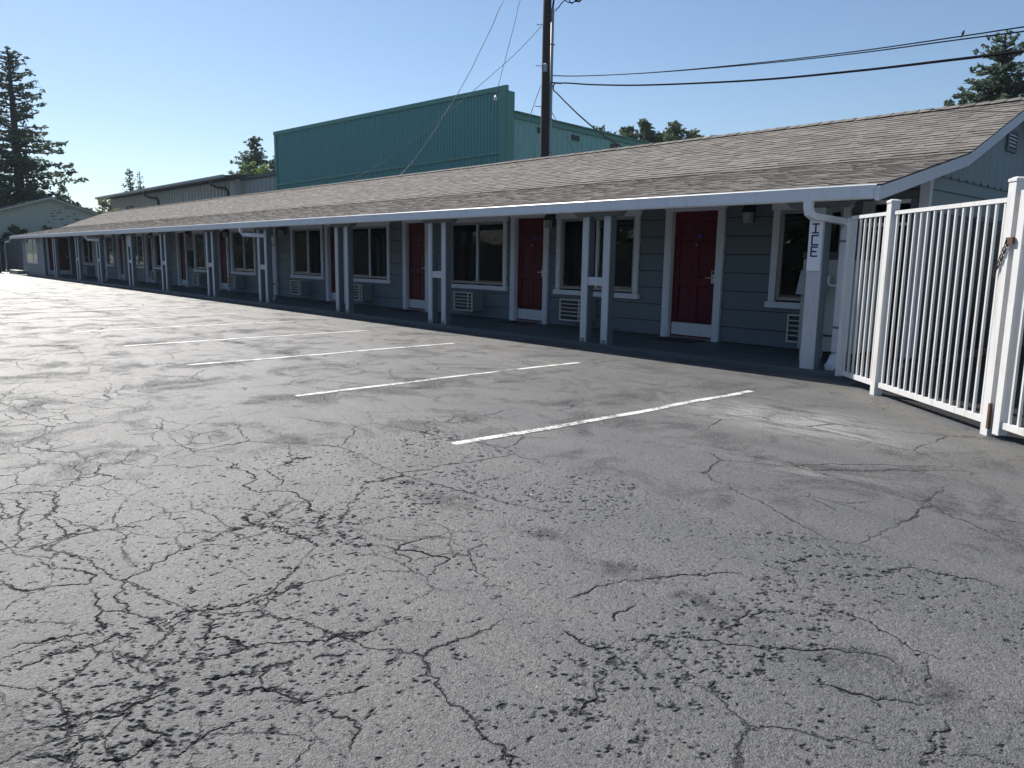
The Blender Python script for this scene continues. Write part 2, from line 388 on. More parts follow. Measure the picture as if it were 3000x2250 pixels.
# ================================================================ GROUND
CR = [
[(-3.67,0.44),(-3.45,0.43),(-3.38,0.45),(-3.32,0.50),(-3.30,0.59),(-3.24,0.67),(-3.26,0.69),(-3.39,0.70),(-3.46,0.66),(-3.50,0.61),(-3.52,0.54)],
[(-3.65,0.57),(-3.57,0.59),(-3.49,0.63)],
[(-3.23,0.68),(-3.11,0.67),(-2.98,0.65),(-2.95,0.65),(-2.82,0.63),(-2.75,0.61)],
[(-3.47,1.47),(-3.49,1.43),(-3.47,1.32),(-3.40,1.21),(-3.38,1.12),(-3.30,0.99),(-3.24,0.91),(-3.22,0.84),(-3.20,0.79),(-3.09,0.77),(-3.04,0.72),(-2.95,0.74),(-2.88,0.72),(-2.82,0.75),(-2.71,0.77),(-2.64,0.78),(-2.59,0.81),(-2.48,0.83),(-2.42,0.84)],
[(-2.96,0.65),(-2.92,0.70),(-2.88,0.72)],
[(-2.68,1.59),(-2.68,1.47),(-2.69,1.37),(-2.68,1.29),(-2.70,1.17),(-2.69,1.10),(-2.70,1.02),(-2.72,0.95),(-2.74,0.91),(-2.80,0.91),(-2.83,0.91)],
[(-2.72,0.95),(-2.62,0.94),(-2.56,0.91),(-2.52,0.87),(-2.47,0.86)],
[(-2.74,0.91),(-2.72,0.80),(-2.71,0.77)],
[(-2.20,1.46),(-2.19,1.40),(-2.18,1.32),(-2.21,1.23),(-2.25,1.12),(-2.30,1.04),(-2.34,0.97),(-2.34,0.92),(-2.35,0.86),(-2.37,0.80),(-2.42,0.71)],
[(-2.34,0.97),(-2.42,0.94),(-2.49,0.88)],
[(-1.88,1.15),(-1.89,1.07),(-1.92,0.99),(-1.97,0.93),(-2.03,0.91),(-2.09,0.88),(-2.10,0.84),(-2.11,0.80),(-2.17,0.76)],
[(-2.09,0.88),(-2.19,0.93),(-2.19,0.98),(-2.18,1.06)],[(-2.19,0.93),(-2.21,0.85),(-2.25,0.77)],
[(-1.92,0.99),(-1.86,0.97),(-1.81,0.97),(-1.75,1.01),(-1.71,1.00),(-1.67,0.95),(-1.61,0.89)],[(-1.74,1.02),(-1.76,1.06),(-1.77,1.09)],
[(-1.88,0.56),(-1.93,0.58),(-1.95,0.62),(-1.96,0.66),(-1.97,0.70),(-1.97,0.75),(-1.92,0.80)],[(-1.97,0.59),(-2.03,0.58)],
[(-2.36,0.67),(-2.29,0.63),(-2.24,0.60),(-2.24,0.55),(-2.22,0.48),(-2.24,0.40),(-2.31,0.31),(-2.32,0.24)],[(-2.24,0.60),(-2.24,0.65),(-2.23,0.69)],
[(-2.14,0.55),(-2.11,0.55),(-2.08,0.56),(-1.98,0.58)],
[(-2.69,0.30),(-2.70,0.36),(-2.72,0.43),(-2.72,0.51),(-2.70,0.57),(-2.73,0.63),(-2.67,0.68)],[(-2.84,0.32),(-2.87,0.38),(-2.83,0.49),(-2.75,0.61)],
[(-4.00,0.49),(-3.97,0.57),(-3.98,0.68),(-3.88,0.68),(-3.91,0.76),(-3.86,0.87),(-3.81,0.94),(-3.85,1.04)],
[(-4.33,0.54),(-4.37,0.63),(-4.42,0.66),(-4.56,0.67),(-4.72,0.60)],[(-4.14,0.61),(-4.22,0.70),(-4.36,0.78),(-4.57,0.84),(-4.73,0.78)],
[(-3.02,1.67),(-2.93,1.70),(-2.89,1.75),(-2.80,1.81),(-2.73,1.84),(-2.60,1.90),(-2.53,1.94),(-2.50,1.86),(-2.43,1.79)],
[(-2.75,1.76),(-2.78,1.84),(-2.80,1.94),(-2.79,2.04),(-2.77,2.19)],[(-2.53,1.94),(-2.55,2.07),(-2.58,2.20)],[(-2.79,1.81),(-2.68,1.81),(-2.51,1.80)],
[(-3.17,1.69),(-3.36,1.78),(-3.57,1.81),(-3.94,1.74),(-4.16,1.73),(-4.45,1.81),(-4.75,1.79),(-5.14,1.89)],
[(-3.69,1.54),(-3.60,1.48),(-3.47,1.47),(-3.36,1.56),(-3.14,1.57),(-3.00,1.61)],
[(-4.96,1.09),(-4.91,1.23),(-4.90,1.29),(-4.88,1.44),(-4.70,1.58),(-4.66,1.71),(-4.64,1.79)],[(-4.96,0.64),(-5.02,0.78),(-4.89,0.91),(-4.85,1.08),(-4.90,1.17)],
[(-2.18,0.26),(-2.15,0.31),(-2.09,0.36),(-2.15,0.39),(-2.16,0.41)],[(-2.00,0.50),(-2.02,0.45),(-2.03,0.41)],[(-2.00,0.50),(-2.02,0.54),(-2.04,0.58)],
[(-4.38,1.94),(-4.17,1.91),(-3.96,1.79)],[(-4.38,1.94),(-4.50,2.19),(-4.45,2.30)],
[(-1.36,1.52),(-1.39,1.58),(-1.44,1.70),(-1.46,1.76),(-1.49,1.76),(-1.53,1.74)],
[(-1.44,1.81),(-1.43,1.87),(-1.43,1.94),(-1.45,1.98),(-1.45,2.11),(-1.39,2.16),(-1.34,2.20),(-1.27,2.23),(-1.21,2.27),(-1.15,2.35),(-1.08,2.41),(-1.04,2.47),(-0.99,2.49),(-0.92,2.54),(-0.87,2.53),(-0.83,2.47),(-0.74,2.43)],
[(-1.30,2.80),(-1.21,2.79),(-1.13,2.76),(-1.05,2.77),(-0.99,2.73),(-0.92,2.70),(-0.86,2.67),(-0.81,2.68),(-0.75,2.70),(-0.69,2.72)],
[(-1.43,2.24),(-1.37,2.30),(-1.35,2.38),(-1.38,2.47),(-1.33,2.55),(-1.31,2.62)],
[(-1.21,3.22),(-1.18,3.32),(-1.15,3.43),(-1.09,3.44),(-1.01,3.46),(-0.93,3.50),(-0.86,3.49),(-0.78,3.53)],
[(-1.91,2.05),(-1.90,2.13),(-1.89,2.25),(-1.88,2.36),(-1.82,2.47),(-1.72,2.63),(-1.68,2.72),(-1.56,2.78),(-1.51,2.85)],
[(-1.67,2.03),(-1.71,2.11),(-1.72,2.22)],[(-1.77,1.86),(-1.69,1.85),(-1.58,1.85),(-1.49,1.85),(-1.47,1.85)],
[(-0.81,2.68),(-0.78,2.57),(-0.74,2.43)],[(-0.65,2.33),(-0.62,2.25),(-0.61,2.14),(-0.59,2.05)],
[(-1.00,2.23),(-0.90,2.24),(-0.79,2.29),(-0.72,2.33),(-0.68,2.38)],[(-2.68,3.35),(-2.76,3.49)]]
def value_noise(X, Y, s, seed):
    r = np.random.default_rng(seed); T = r.random((256, 256)); x = X*s+100; y = Y*s+100
    xi, yi = np.floor(x).astype(int), np.floor(y).astype(int); fx, fy = x-xi, y-yi
    fx = fx*fx*(3-2*fx); fy = fy*fy*(3-2*fy)
    t = lambda a, b: T[a & 255, b & 255]
    return (t(xi, yi)*(1-fx)+t(xi+1, yi)*fx)*(1-fy)+(t(xi, yi+1)*(1-fx)+t(xi+1, yi+1)*fx)*fy
def build_lot():
    x0, x1, y0, y1, st = -4.9, .1, .1, 3.6, .0056
    xs = np.arange(x0, x1+st/2, st); ys = np.arange(y0, y1+st/2, st); nx, ny = len(xs), len(ys)
    X, Y = np.meshgrid(xs, ys, indexing='ij')
    D = np.full(X.shape, 1e3)
    rn = random.Random(3)
    for pl in CR:
        pts = [Vector(p) for p in pl]
        for _ in range(4):
            q = [pts[0]]
            for a, b in zip(pts, pts[1:]):
                d = b-a; mid = (a+b)/2+Vector((-d.y, d.x))*rn.uniform(-.24, .24); q += [mid, b]
            pts = q
        n = len(pts)
        for i, (a, b) in enumerate(zip(pts, pts[1:])):
            i0 = max(0, int((min(a.x, b.x)-.05-x0)/st)); i1 = min(nx, int((max(a.x, b.x)+.05-x0)/st)+1)
            j0 = max(0, int((min(a.y, b.y)-.05-y0)/st)); j1 = min(ny, int((max(a.y, b.y)+.05-y0)/st)+1)
            if i1 <= i0 or j1 <= j0: continue
            xx, yy = X[i0:i1, j0:j1]-a.x, Y[i0:i1, j0:j1]-a.y
            dx, dy = b.x-a.x, b.y-a.y; L = dx*dx+dy*dy+1e-12
            t = np.clip((xx*dx+yy*dy)/L, 0, 1); d = np.hypot(xx-t*dx, yy-t*dy)
            e = min(i, n-2-i)/(n*.5)                                  # thinner towards the ends
            d = d+.0035*(1-min(1, e*2.2))
            D[i0:i1, j0:j1] = np.minimum(D[i0:i1, j0:j1], d)
    w = .0006+.0040*value_noise(X, Y, 9, 5)**1.6
    crack = np.clip(1-(D-w)/.008, 0, 1)
    cdist = np.clip(D-w, -1, .05)
    Z = .0016*(value_noise(X, Y, 22, 1)-.5)+.004*(value_noise(X, Y, 6, 2)-.5)+.006*(value_noise(X, Y, 1.7, 4)-.5)
    gs = lambda cx, cy, sx, sy: np.clip(1-np.hypot((X-cx)/sx, (Y-cy)/sy), 0, 1)
    er = value_noise(X, Y, 1.5, 11)*.55+value_noise(X, Y, 4.2, 12)*.3+value_noise(X, Y, 11, 13)*.15
    er = er+.22*gs(-2.6, 1.15, 1.6, .9)+.18*gs(-2.2, .35, 1.2, .7)+.12*gs(-1.4, 1.9, .9, .9)
    fl = value_noise(X, Y, 62, 14)*.38+value_noise(X, Y, 150, 15)*.34+value_noise(X, Y, 30, 16)*.28
    pit = np.clip((.265+.15*np.clip((er-.46)/.34, 0, 1)-fl)/.10, 0, 1)
    pit = np.maximum(pit, np.clip((.04-D)/.03, 0, 1)*np.clip((.42-fl)/.06, 0, 1)*(er > .52))
    Z = Z-.004*crack-.0032*pit+.0040*(fl-.5)+.0016*(value_noise(X, Y, 170, 17)-.5)
    edge = np.minimum(np.minimum(X-x0, x1-X), np.minimum(Y-y0, y1-Y)); Z = Z*np.clip(edge/.25, 0, 1)
    crack = .05-cdist; pit = pit*np.clip(edge/.3, 0, 1); near_m = np.clip(edge/.3, 0, 1)
    idx = np.arange(nx*ny).reshape(nx, ny)
    quads = np.stack([idx[:-1, :-1], idx[1:, :-1], idx[1:, 1:], idx[:-1, 1:]], -1).reshape(-1, 4)
    V = np.stack([X, Y, Z], -1).reshape(-1, 3)
    x1b, y1b = xs[-1], ys[-1]; AX, BX, AY, BY = -75., 14., -45., 30.
    ring = []
    for a, b, c_, d in ((AX, x0, AY, BY), (x1b, BX, AY, BY), (x0, x1b, AY, y0), (x0, x1b, y1b, BY)):
        ring.append([(a, c_, 0), (b, c_, 0), (b, d, 0), (a, d, 0)])
    nv = len(V); V = np.concatenate([V, np.array(ring).reshape(-1, 3)])
    quads = np.concatenate([quads, np.arange(nv, nv+16).reshape(4, 4)])
    me = bpy.data.meshes.new('parking_lot'); me.vertices.add(len(V)); me.vertices.foreach_set('co', V.astype(np.float32).ravel())
    me.loops.add(len(quads)*4); me.loops.foreach_set('vertex_index', quads.astype(np.int32).ravel())
    me.polygons.add(len(quads)); me.polygons.foreach_set('loop_start', np.arange(0, len(quads)*4, 4, dtype=np.int32))
    me.update(calc_edges=True)
    me.polygons.foreach_set('use_smooth', np.ones(len(quads), bool))
    at = me.attributes.new('crack', 'FLOAT', 'POINT'); v = np.zeros(len(V), np.float32); v[:nv] = crack.ravel(); at.data.foreach_set('value', v)
    
    for nm_, ar in (('pit', pit), ('near_m', near_m)):
        at = me.attributes.new(nm_, 'FLOAT', 'POINT'); v = np.zeros(len(V), np.float32); v[:nv] = ar.ravel(); at.data.foreach_set('value', v)
    me.materials.append(M['asphalt']); me.validate()
    o = link('parking_lot', me, (0, 0, 0)); o['kind'] = 'structure'; return o
lot = build_lot()
g = G(); g.box(-900, 900, -900, 900, -.6, -.03, 'ground'); tag(put('ground', g, origin=(0, 0, 0)), None, None, kind='structure')
# painted bay lines: hand-rolled, slightly wavering
for i, (xa, ya, xb, yb) in enumerate([(-4.143, 3.22, -4.03, 6.99), (-6.58, 3.21, -6.62, 7.14), (-9.19, 3.14, -9.27, 7.19), (-11.62, 3.10, -11.80, 7.16),
        (-14.12, 3.02, -14.27, 7.0), (-16.71, 2.4, -16.71, 6.9), (-19.2, 2.6, -19.25, 6.9), (-21.7, 2.6, -21.8, 6.9), (-24.2, 2.7, -24.3, 6.9), (-26.8, 2.7, -26.8, 6.9),
        (-29.3, 2.7, -29.4, 6.9), (-31.9, 2.7, -31.9, 6.9), (-34.5, 2.7, -34.5, 6.9)]):
    r = random.Random(i); n = 26; L = []; Rr = []
    ph = r.uniform(0, 6); mt_ = 'line' if i < 3 else 'line_old'
    for k in range(n+1):
        t = k/n; wv = .016*math.sin(t*7+ph)+.008*math.sin(t*19+ph*2)+r.uniform(-.003, .003)
        x = xa+(xb-xa)*t+wv; y = ya+(yb-ya)*t; hw = .040+r.uniform(-.004, .004)
        L.append((x-hw, y, .004)); Rr.append((x+hw, y, .004))
    g = G()
    for k in range(n):
        if i == 1 and k in (17, 18) : g.face([L[k], Vector(Rr[k])-Vector((.05, 0, 0)), Vector(Rr[k+1])-Vector((.05, 0, 0)), L[k+1]], mt_); continue
        g.face([L[k], Rr[k], Rr[k+1], L[k+1]], mt_)
    put('painted_line', g, lot)
# bits of grit, chalk and leaf on the asphalt
g = G(); rr = random.Random(11)
for _ in range(150):
    x, y = rr.uniform(-5, .2), rr.uniform(.5, 7.4); s = rr.uniform(.002, .006)*1; a = rr.uniform(0, 6)
    P = [Vector((x+math.cos(a+q)*s*rr.uniform(.6, 1.4), y+math.sin(a+q)*s*rr.uniform(.6, 1.2), .004+rr.uniform(0, .004))) for q in (0, 1.3, 2.6, 3.9, 5.1)]
    top = Vector((x, y, .006+s*.8)); mt = rr.choice(['signboard', 'concrete', 'concrete', 'pole'])
    for q in range(5): g.face([P[q], P[(q+1) % 5], top], mt)
tag(put('litter', g), 'pale grit and leaf scraps scattered over the cracked asphalt', 'litter', kind='stuff')
# porch walk
g = G()
xs = [-46.5]+[-46.5+i*2.39 for i in range(1, 18)]+[-3.62]
walk = None
for i in range(len(xs)-1):
    g = G(); g.box(xs[i]+.004, xs[i+1]-.004, 8.53, 10.6, -.05, .07, 'slab', .006)
    if walk is None: walk = tag(put('walkway', g), None, None, kind='structure')
    else: put('walkway_slab', g, walk)

# ================================================================ MOTEL
YW = 10.33; YG = 8.3; YP = 8.66
XL, XR = -52.1, -3.50
PROF = [(8.36, 2.135), (10.875, 2.705), (13.487, 3.75), (16.1, 2.705), (18.4, 2.18)]
motel = thing('motel', (-28, 13.5, 0), 'long single storey grey blue motel row with shingle roof, red doors and pale posts', 'motel')
# openings: doors (leaf x0,x1) and windows (outer x0,x1)
DOORS = [(-7.57, -6.73), (-11.34, -10.54), (-15.16, -14.40), (-18.90, -18.13), (-26.62, -25.88), (-30.58, -29.84), (-34.44, -33.72), (-38.52, -37.76), (-42.45, -41.70)]
WINS = [(-5.80, -4.68), (-10.19, -8.24), (-13.56, -11.60), (-17.82, -15.88), (-21.09, -19.19), (-25.51, -23.58), (-28.92, -26.98), (-33.45, -31.52), (-36.72, -34.80), (-40.6, -39.28), (-44.95, -42.85)]
WZ0, WZ1 = .67, 2.15; DZ1 = 2.09
opens = sorted([(a-.03, b+.03, .05, DZ1+.02) for a, b in DOORS]+[(a+.04, b-.04, WZ0+.05, WZ1-.04) for a, b in WINS]+[(-4.5, -3.93, .05, 2.12)])
XE, XW = -3.75, -46.4           # right end of front wall, left end (where the projecting room begins)
def cut(z0, z1, lo, hi):
    """x-intervals of the front wall for a strip z0..z1 with openings removed; strips partly covered are clipped"""
    res = []; x = lo
    for a, b, za, zb in opens:
        if zb <= z0+.004 or za >= z1-.004: continue
        if za > z0+.02:       # opening starts inside the strip: keep lower band
            res.append((x, a, z0, z1)); res.append((a, b, z0, za)); x = b; continue
        if zb < z1-.02: res.append((x, a, z0, z1)); res.append((a, b, zb, z1)); x = b; continue
        res.append((x, a, z0, z1)); x = b
    res.append((x, hi, z0, z1)); return [r for r in res if r[1]-r[0] > .03]
# wall core behind the boards, dark to paint the shadow line in each gap
g = G()
for z0, z1 in ((.05, WZ0+.05), (WZ0+.05, DZ1+.02), (DZ1+.02, 2.47)):
    for a, b, c_, d in cut(z0, z1, XW, XE-.02): g.box(a, b, YW+.035, YW+.16, c_, d, 'darktrim')
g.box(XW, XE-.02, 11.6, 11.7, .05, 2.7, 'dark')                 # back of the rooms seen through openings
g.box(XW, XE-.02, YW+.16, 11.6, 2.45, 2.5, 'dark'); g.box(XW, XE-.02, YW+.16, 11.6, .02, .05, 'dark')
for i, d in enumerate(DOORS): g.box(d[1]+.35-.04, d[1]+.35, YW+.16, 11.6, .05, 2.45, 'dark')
put('wall', g, motel)
# lap siding, one board per course and bay
PITCH = .276; zc = [.035+PITCH*i for i in range(10)]
for k in range(9):
    z0, z1 = max(zc[k], .075), min(zc[k+1], 2.42)
    for a, b, c_, d in cut(z0, z1, XW, XE):
        full = d-c_; t0 = .017; t1 = .004+.013*(1-min(1, (d-z0)/PITCH))
        jig = random.uniform(-.0015, .0015)
        gg = G(); gg.prism([(YW+.035, c_+.016+jig), (YW+.035-t0-.010, c_+.014+jig), (YW+.035-t1-.004, d-.002), (YW+.035, d-.002)], 'x', a+.001, b-.001, 'wall')
        put('siding_board', gg, motel)
# right gable end
gx = XE
def roof_z(y, off=0):
    for (ya, za), (yb, zb) in zip(PROF, PROF[1:]):
        if ya <= y <= yb: return za+(zb-za)*(y-ya)/(yb-ya)-off
    return PROF[0][1]-off
g = G()
ply = [(YW+.037, .05), (16.6, .05), (16.6, roof_z(16.6, .12)), (16.1, roof_z(16.1, .12)), (13.487, 3.63), (10.875, roof_z(10.875, .12)), (YW+.037, roof_z(YW+.04, .12))]
g.prism(ply, 'x', gx-.14, gx-.02, 'wall'); put('gable_wall', g, motel)
for k in range(9):
    z0, z1 = max(zc[k], .075), min(zc[k+1], 2.42)
    for a, b in ((YW+.09, 12.15), (13.05, 16.6)) if z0 < 1.95 else ((YW+.09, 16.6),):
        gg = G(); gg.prism([(gx-.02, z0+.013), (gx+.008, z0+.009), (gx-.010, z1-.002), (gx-.02, z1-.002)], 'y', a, b, 'gable' if z0 > 1.9 else 'wall_shaded')
        put('siding_board', gg, motel)
# vertical boards with pointed feet above
y = YW+.09; n = 0
while y < 16.5:
    y1 = min(y+.295, 16.6); zt0, zt1 = roof_z(y, .13), roof_z(y1-.004, .13)
    zt = 2.435
    if min(zt0, zt1) > zt+.05:
        P = [(y+.003, zt+.03), (y+.05, zt-.015), (y1-.05, zt-.015), (y1-.003, zt+.03), (y1-.003, zt1)]
        if y < 13.487 < y1: P.append((13.487, 3.62))
        if y < 10.875 < y1: P.append((10.875, roof_z(10.875, .13)))
        P.append((y+.003, zt0))
        gg = G(); gg.prism(P, 'x', gx-.02, gx+.016, 'gable'); put('gable_board', gg, motel)
    y = y1
g = G(); g.box(gx-.02, gx+.03, YW+.0, YW+.085, .12, 2.5, 'trim', .004); g.box(gx-.09, gx-.0205, YW-.01, YW+.03, .12, 2.5, 'trim', .004); put('corner_trim', g, motel)
vt = G(); 
for a, b, c_, d in ((13.05, 13.10, 2.98, 3.3), (13.47, 13.52, 2.98, 3.3), (13.1, 13.47, 2.98, 3.03), (13.1, 13.47, 3.25, 3.3)): vt.box(gx+.016, gx+.045, a, b, c_, d, 'wall')
vt.box(gx+.0165, gx+.02, 13.1, 13.47, 3.03, 3.25, 'black'); vt = put('gable_vent', vt, motel)
for q in range(4):
    gg = G(); gg.prism([(gx+.02, 3.085+q*.05), (gx+.045, 3.05+q*.05), (gx+.045, 3.058+q*.05), (gx+.02, 3.093+q*.05)], 'y', 13.1, 13.47, 'trim'); gg.v = [(v[0], v[1], v[2]) for v in gg.v]
    # prism on y takes (x, z)
    put('slat', gg, vt)
# end door in the gable wall
g = G(); g.box(gx-.018, gx-.002, 12.22, 12.98, .09, 1.93, 'black'); ed = put('end_door', g, motel); ed['label'] = 'near black door in the gable wall behind the fence'
g = G(); g.box(gx-.019, gx+.022, 12.15, 12.22, .09, 2.0, 'wall'); g.box(gx-.019, gx+.022, 12.98, 13.05, .09, 2.0, 'wall'); g.box(gx-.019, gx+.022, 12.22, 12.98, 1.93, 2.0, 'wall'); put('door_frame', g, ed)
# projecting room at the far left end
BX0, BX1, BY = -51.6, -46.4, 8.75
g = G(); g.box(BX0, BX1-.03, BY+.03, 16.6, .02, 2.25, 'wall'); put('end_room_wall', g, motel)
for k in range(8):
    z0, z1 = max(zc[k], .03), min(zc[k+1], 2.2)
    spans = [(BX0, -50.45), (-47.65, BX1)] if (z0 < 2.1 and z1 > .7) else [(BX0, BX1)]
    for a, b in spans:
        gg = G(); gg.prism([(BY+.03, z0+.004), (BY+.006, z0+.004), (BY+.022, z1-.002), (BY+.03, z1-.002)], 'x', a, b, 'wall'); put('siding_board', gg, motel)
gw = G(); gw.box(-50.45, -47.65, BY+.005, BY+.029, .65, .72, 'trim'); gw.box(-50.45, -50.3, BY+.005, BY+.029, .72, 2.1, 'trim'); gw.box(-47.8, -47.65, BY+.005, BY+.029, .72, 2.1, 'trim')
w_ = put('window', gw, motel); w_['label'] = 'window of the projecting room at the far end'
gg = G(); gg.box(-50.3, -47.8, BY+.018, BY+.0285, .72, 2.1, 'black'); put('window_backing', gg, w_)
gg = G(); gg.face([(-50.3, BY+.012, .72), (-47.8, BY+.012, .72), (-47.8, BY+.012, 2.1), (-50.3, BY+.012, 2.1)], 'glass'); put('pane', gg, w_)
gg = G(); gg.box(-48.75, -48.6, BY+.004, BY+.02, .72, 2.1, 'alu'); put('mullion', gg, w_)
gd = G(); gd.box(BX1-.03, BX1-.005, 9.06, 10.0, .09, 2.03, 'door'); d_ = put('door', gd, motel); d_['label'] = 'red door in the side of the far projecting room'
gg = G(); gg.box(BX1-.03, BX1+.01, 8.97, 9.06, .09, 2.12, 'trim'); gg.box(BX1-.03, BX1+.01, 10.0, 10.09, .09, 2.12, 'trim'); gg.box(BX1-.03, BX1+.01, 9.06, 10.0, 2.03, 2.12, 'trim'); put('door_trim', gg, d_)
gg = G(); gg.box(BX1-.005, BX1+.002, 9.08, 9.98, .12, .34, 'kick'); put('kick_plate', gg, d_)
gg = G(); gg.box(BX1-.005, BX1+.05, 9.86, 9.93, 1.0, 1.1, 'metal', .01); put('handle', gg, d_)
gg = G(); gg.box(BX1-.03, BX1+.01, BY+.0, BY+.1, .03, 2.2, 'trim'); put('corner_trim', gg, motel)

# ---- doors
def door_unit(x0, x1, i):
    o = (x0, YW, .07); w = x1-x0; yl = YW+.075; key = round(w, 2)
    H = DZ1-.07
    def leaf(g):
        # stile-and-rail leaf with six sunk panels
        st = .11; pw = (w-3*st)/2; rows = [(.28, .86), (.98, 1.58), (1.68, H-.13)]
        g.box(0, w, .086, .115, .02, H, 'door')
        xs_ = [0, st, st+pw, 2*st+pw, 2*st+2*pw, w]
        for a, b in ((0, 1), (2, 3), (4, 5)): g.box(xs_[a], xs_[b], .068, .085, .02, H, 'door')
        zs = [.02]+[q for r_ in rows for q in r_]+[H]
        for a, b in ((0, 1), (2, 3), (4, 5), (6, 7)):
            for c_, d in ((1, 2), (3, 4)): g.box(xs_[c_], xs_[d], .0682, .0851, zs[a], zs[b], 'door')
    D = inst('door', ('door', key), leaf, o, motel)
    st = .11; pw = (w-3*st)/2
    for r_, (a, b) in enumerate([(.28, .86), (.98, 1.58), (1.68, H-.13)]):
        for c_ in (0, 1):
            xa = st+c_*(st+pw)
            inst('door_panel', ('dpan', key, r_), lambda g: g.poly(
                [(.012, .085, .012), (pw-.012, .085, .012), (pw-.012, .085, b-a-.012), (.012, .085, b-a-.012), (.035, .071, .035), (pw-.035, .071, .035), (pw-.035, .071, b-a-.035), (.035, .071, b-a-.035)],
                [(4, 5, 6, 7), (0, 1, 5, 4), (1, 2, 6, 5), (2, 3, 7, 6), (3, 0, 4, 7)], 'door'), (x0+xa, YW, .07+a), D)
    inst('kick_plate', ('kick', key), lambda g: g.box(.02, w-.02, .060, .067, .05, .25, 'kick', .002), o, D)
    inst('threshold', ('thr', key), lambda g: g.prism([(-.02, 0), (.1, 0), (.1, .03), (.0, .022)], 'x', 0, w, 'metal'), o, D)
    inst('door_trim', ('trl', 0), lambda g: g.box(-.13, -.03, -.03, .03, .0, H+.02, 'trim', .003), (x0, YW, .07), D)
    inst('door_trim', ('trr', 0), lambda g: g.box(.03, .13, -.03, .03, .0, H+.02, 'trim', .003), (x1, YW, .07), D)
    inst('door_trim', ('trt', key), lambda g: g.box(-.15, w+.15, -.033, .03, H+.022, H+.125, 'trim', .003), o, D)
    inst('jamb', ('jamb', key), lambda g: (g.box(-.03, -.001, -.02, .118, .0, H+.02, 'trim'), g.box(w+.001, w+.03, -.02, .118, 0, H+.02, 'trim'), g.box(-.001, w+.001, -.018, .116, H+.003, H+.021, 'trim')), o, D)
    def hd(g):
        g.box(-.035, .035, .052, .067, .90, 1.10, 'metal', .004); g.tube([(0, .052, .99), (0, .02, .99)], .011, 'metal', 8)
        g.tube([(0.005, .02, .99), (-.12, .022, .985)], .009, 'metal', 8); g.box(-.02, .02, .047, .052, 1.04, 1.09, 'black')
    inst('handle', ('hd', 0), hd, (x1-.07, YW, .07), D, False)
    inst('number_plate', ('np', 0), lambda g: g.box(-.03, .03, .060, .067, 1.60, 1.655, 'blue', .002), (x0+w/2+.06, YW, .07), D)
    inst('peephole', ('pe', 0), lambda g: g.tube([(0, .067, 1.50), (0, .060, 1.50)], .010, 'metal', 8), (x0+w/2, YW, .07), D)
    return D
for i, (a, b) in enumerate(DOORS): door_unit(a, b, i)
# alcove behind the fence, its darkness painted as a black panel, pale glazed head
g = G(); g.box(-4.5, -3.93, YW+.05, YW+.1, .09, 1.78, 'black'); D = put('dark_alcove_panel', g, motel)
g = G(); g.box(-4.56, -4.5, YW-.02, YW+.11, .09, 2.14, 'wall'); g.box(-3.93, -3.85, YW-.02, YW+.11, .09, 2.14, 'wall'); g.box(-4.5, -3.93, YW-.018, YW+.1, 1.80, 1.84, 'trim'); g.box(-4.5, -3.93, YW-.018, YW+.1, 2.08, 2.13, 'trim'); g.box(-4.2, -4.15, YW-.01, YW+.1, 1.84, 2.08, 'trim'); put('door_frame', g, D)

# ---- windows
def window_unit(x0, x1, i, slider=True, curtain=(0, .5)):
    w = x1-x0; key = round(w, 2); h = WZ1-WZ0; o = (x0, YW, WZ0); T = .10
    def outer(g):      # frame
        F = .05; a, b, c_, d = T, w-T, T, h-T
        for bx in ((a, a+F, c_, d), (b-F, b, c_, d), (a+F, b-F, c_, c_+F), (a+F, b-F, d-F, d)): g.box(bx[0], bx[1], .01, .075, bx[2], bx[3], 'alu', .004)
    Wd = inst('window', ('win', key), outer, o, motel)
    for nm, bx in (('window_trim', (0, T-.001, -.025, .03, T-.02, h)), ('window_trim', (w-T+.001, w, -.025, .03, T-.02, h)), ('head_trim', (-.03, w+.03, -.028, .03, h+.001-.1, h+.02))):
        inst(nm, (nm, key, bx[0]), lambda g, bx=bx: g.box(*bx, 'trim', .003) if nm == 'head_trim' else g.box(bx[0], bx[1], bx[2], bx[3], bx[4], h-.101, 'trim', .003), o, Wd)
    inst('sill', ('sill', key), lambda g: g.box(-.04, w+.04, -.045, .03, -.01, T-.022, 'trim', .003), o, Wd)
    gi = (T+.05, w-T-.05)
    if w > 1.5:
        inst('mullion', ('mul', 0), lambda g: g.box(-.022, .022, .02, .06, T+.05, h-T-.05, 'trim', .003), (x0+w/2, YW, WZ0), Wd)
        halves = [(gi[0], w/2-.022), (w/2+.022, gi[1])]
    else: halves = [gi]
    for q, (a, b) in enumerate(halves):
        inst('pane', ('pane', key, q), lambda g: g.box(a, b, .04+.012*q, .044+.012*q, T+.05, h-T-.05, 'glass'), o, Wd)
    c0, c1 = curtain; ca = gi[0]+(gi[1]-gi[0])*c0; cb = gi[0]+(gi[1]-gi[0])*c1
    def cur(g):
        n = max(4, int((cb-ca)/.018)); r = random.Random(int(key*100)+i)
        P = [(ca+(cb-ca)*k/n, .20+.022*math.sin(k*1.35+.5*math.sin(k*.31))) for k in range(n+1)]
        for (xa, ya), (xb, yb) in zip(P, P[1:]): g.face([(xa, ya, .1), (xb, yb, .1), (xb, yb, h-.05), (xa, ya, h-.05)], 'curtain')
    if cb-ca > .1: inst('curtain', ('cur', key, i), cur, o, Wd)
    return Wd
CUR = [(0, .01), (0, .42), (.5, 1), (.55, 1), (.5, 1), (0, .48), (.5, 1), (0, .45), (.5, 1), (0, .5), (.5, 1)]
for i, (a, b) in enumerate(WINS): window_unit(a, b, i, curtain=CUR[i])

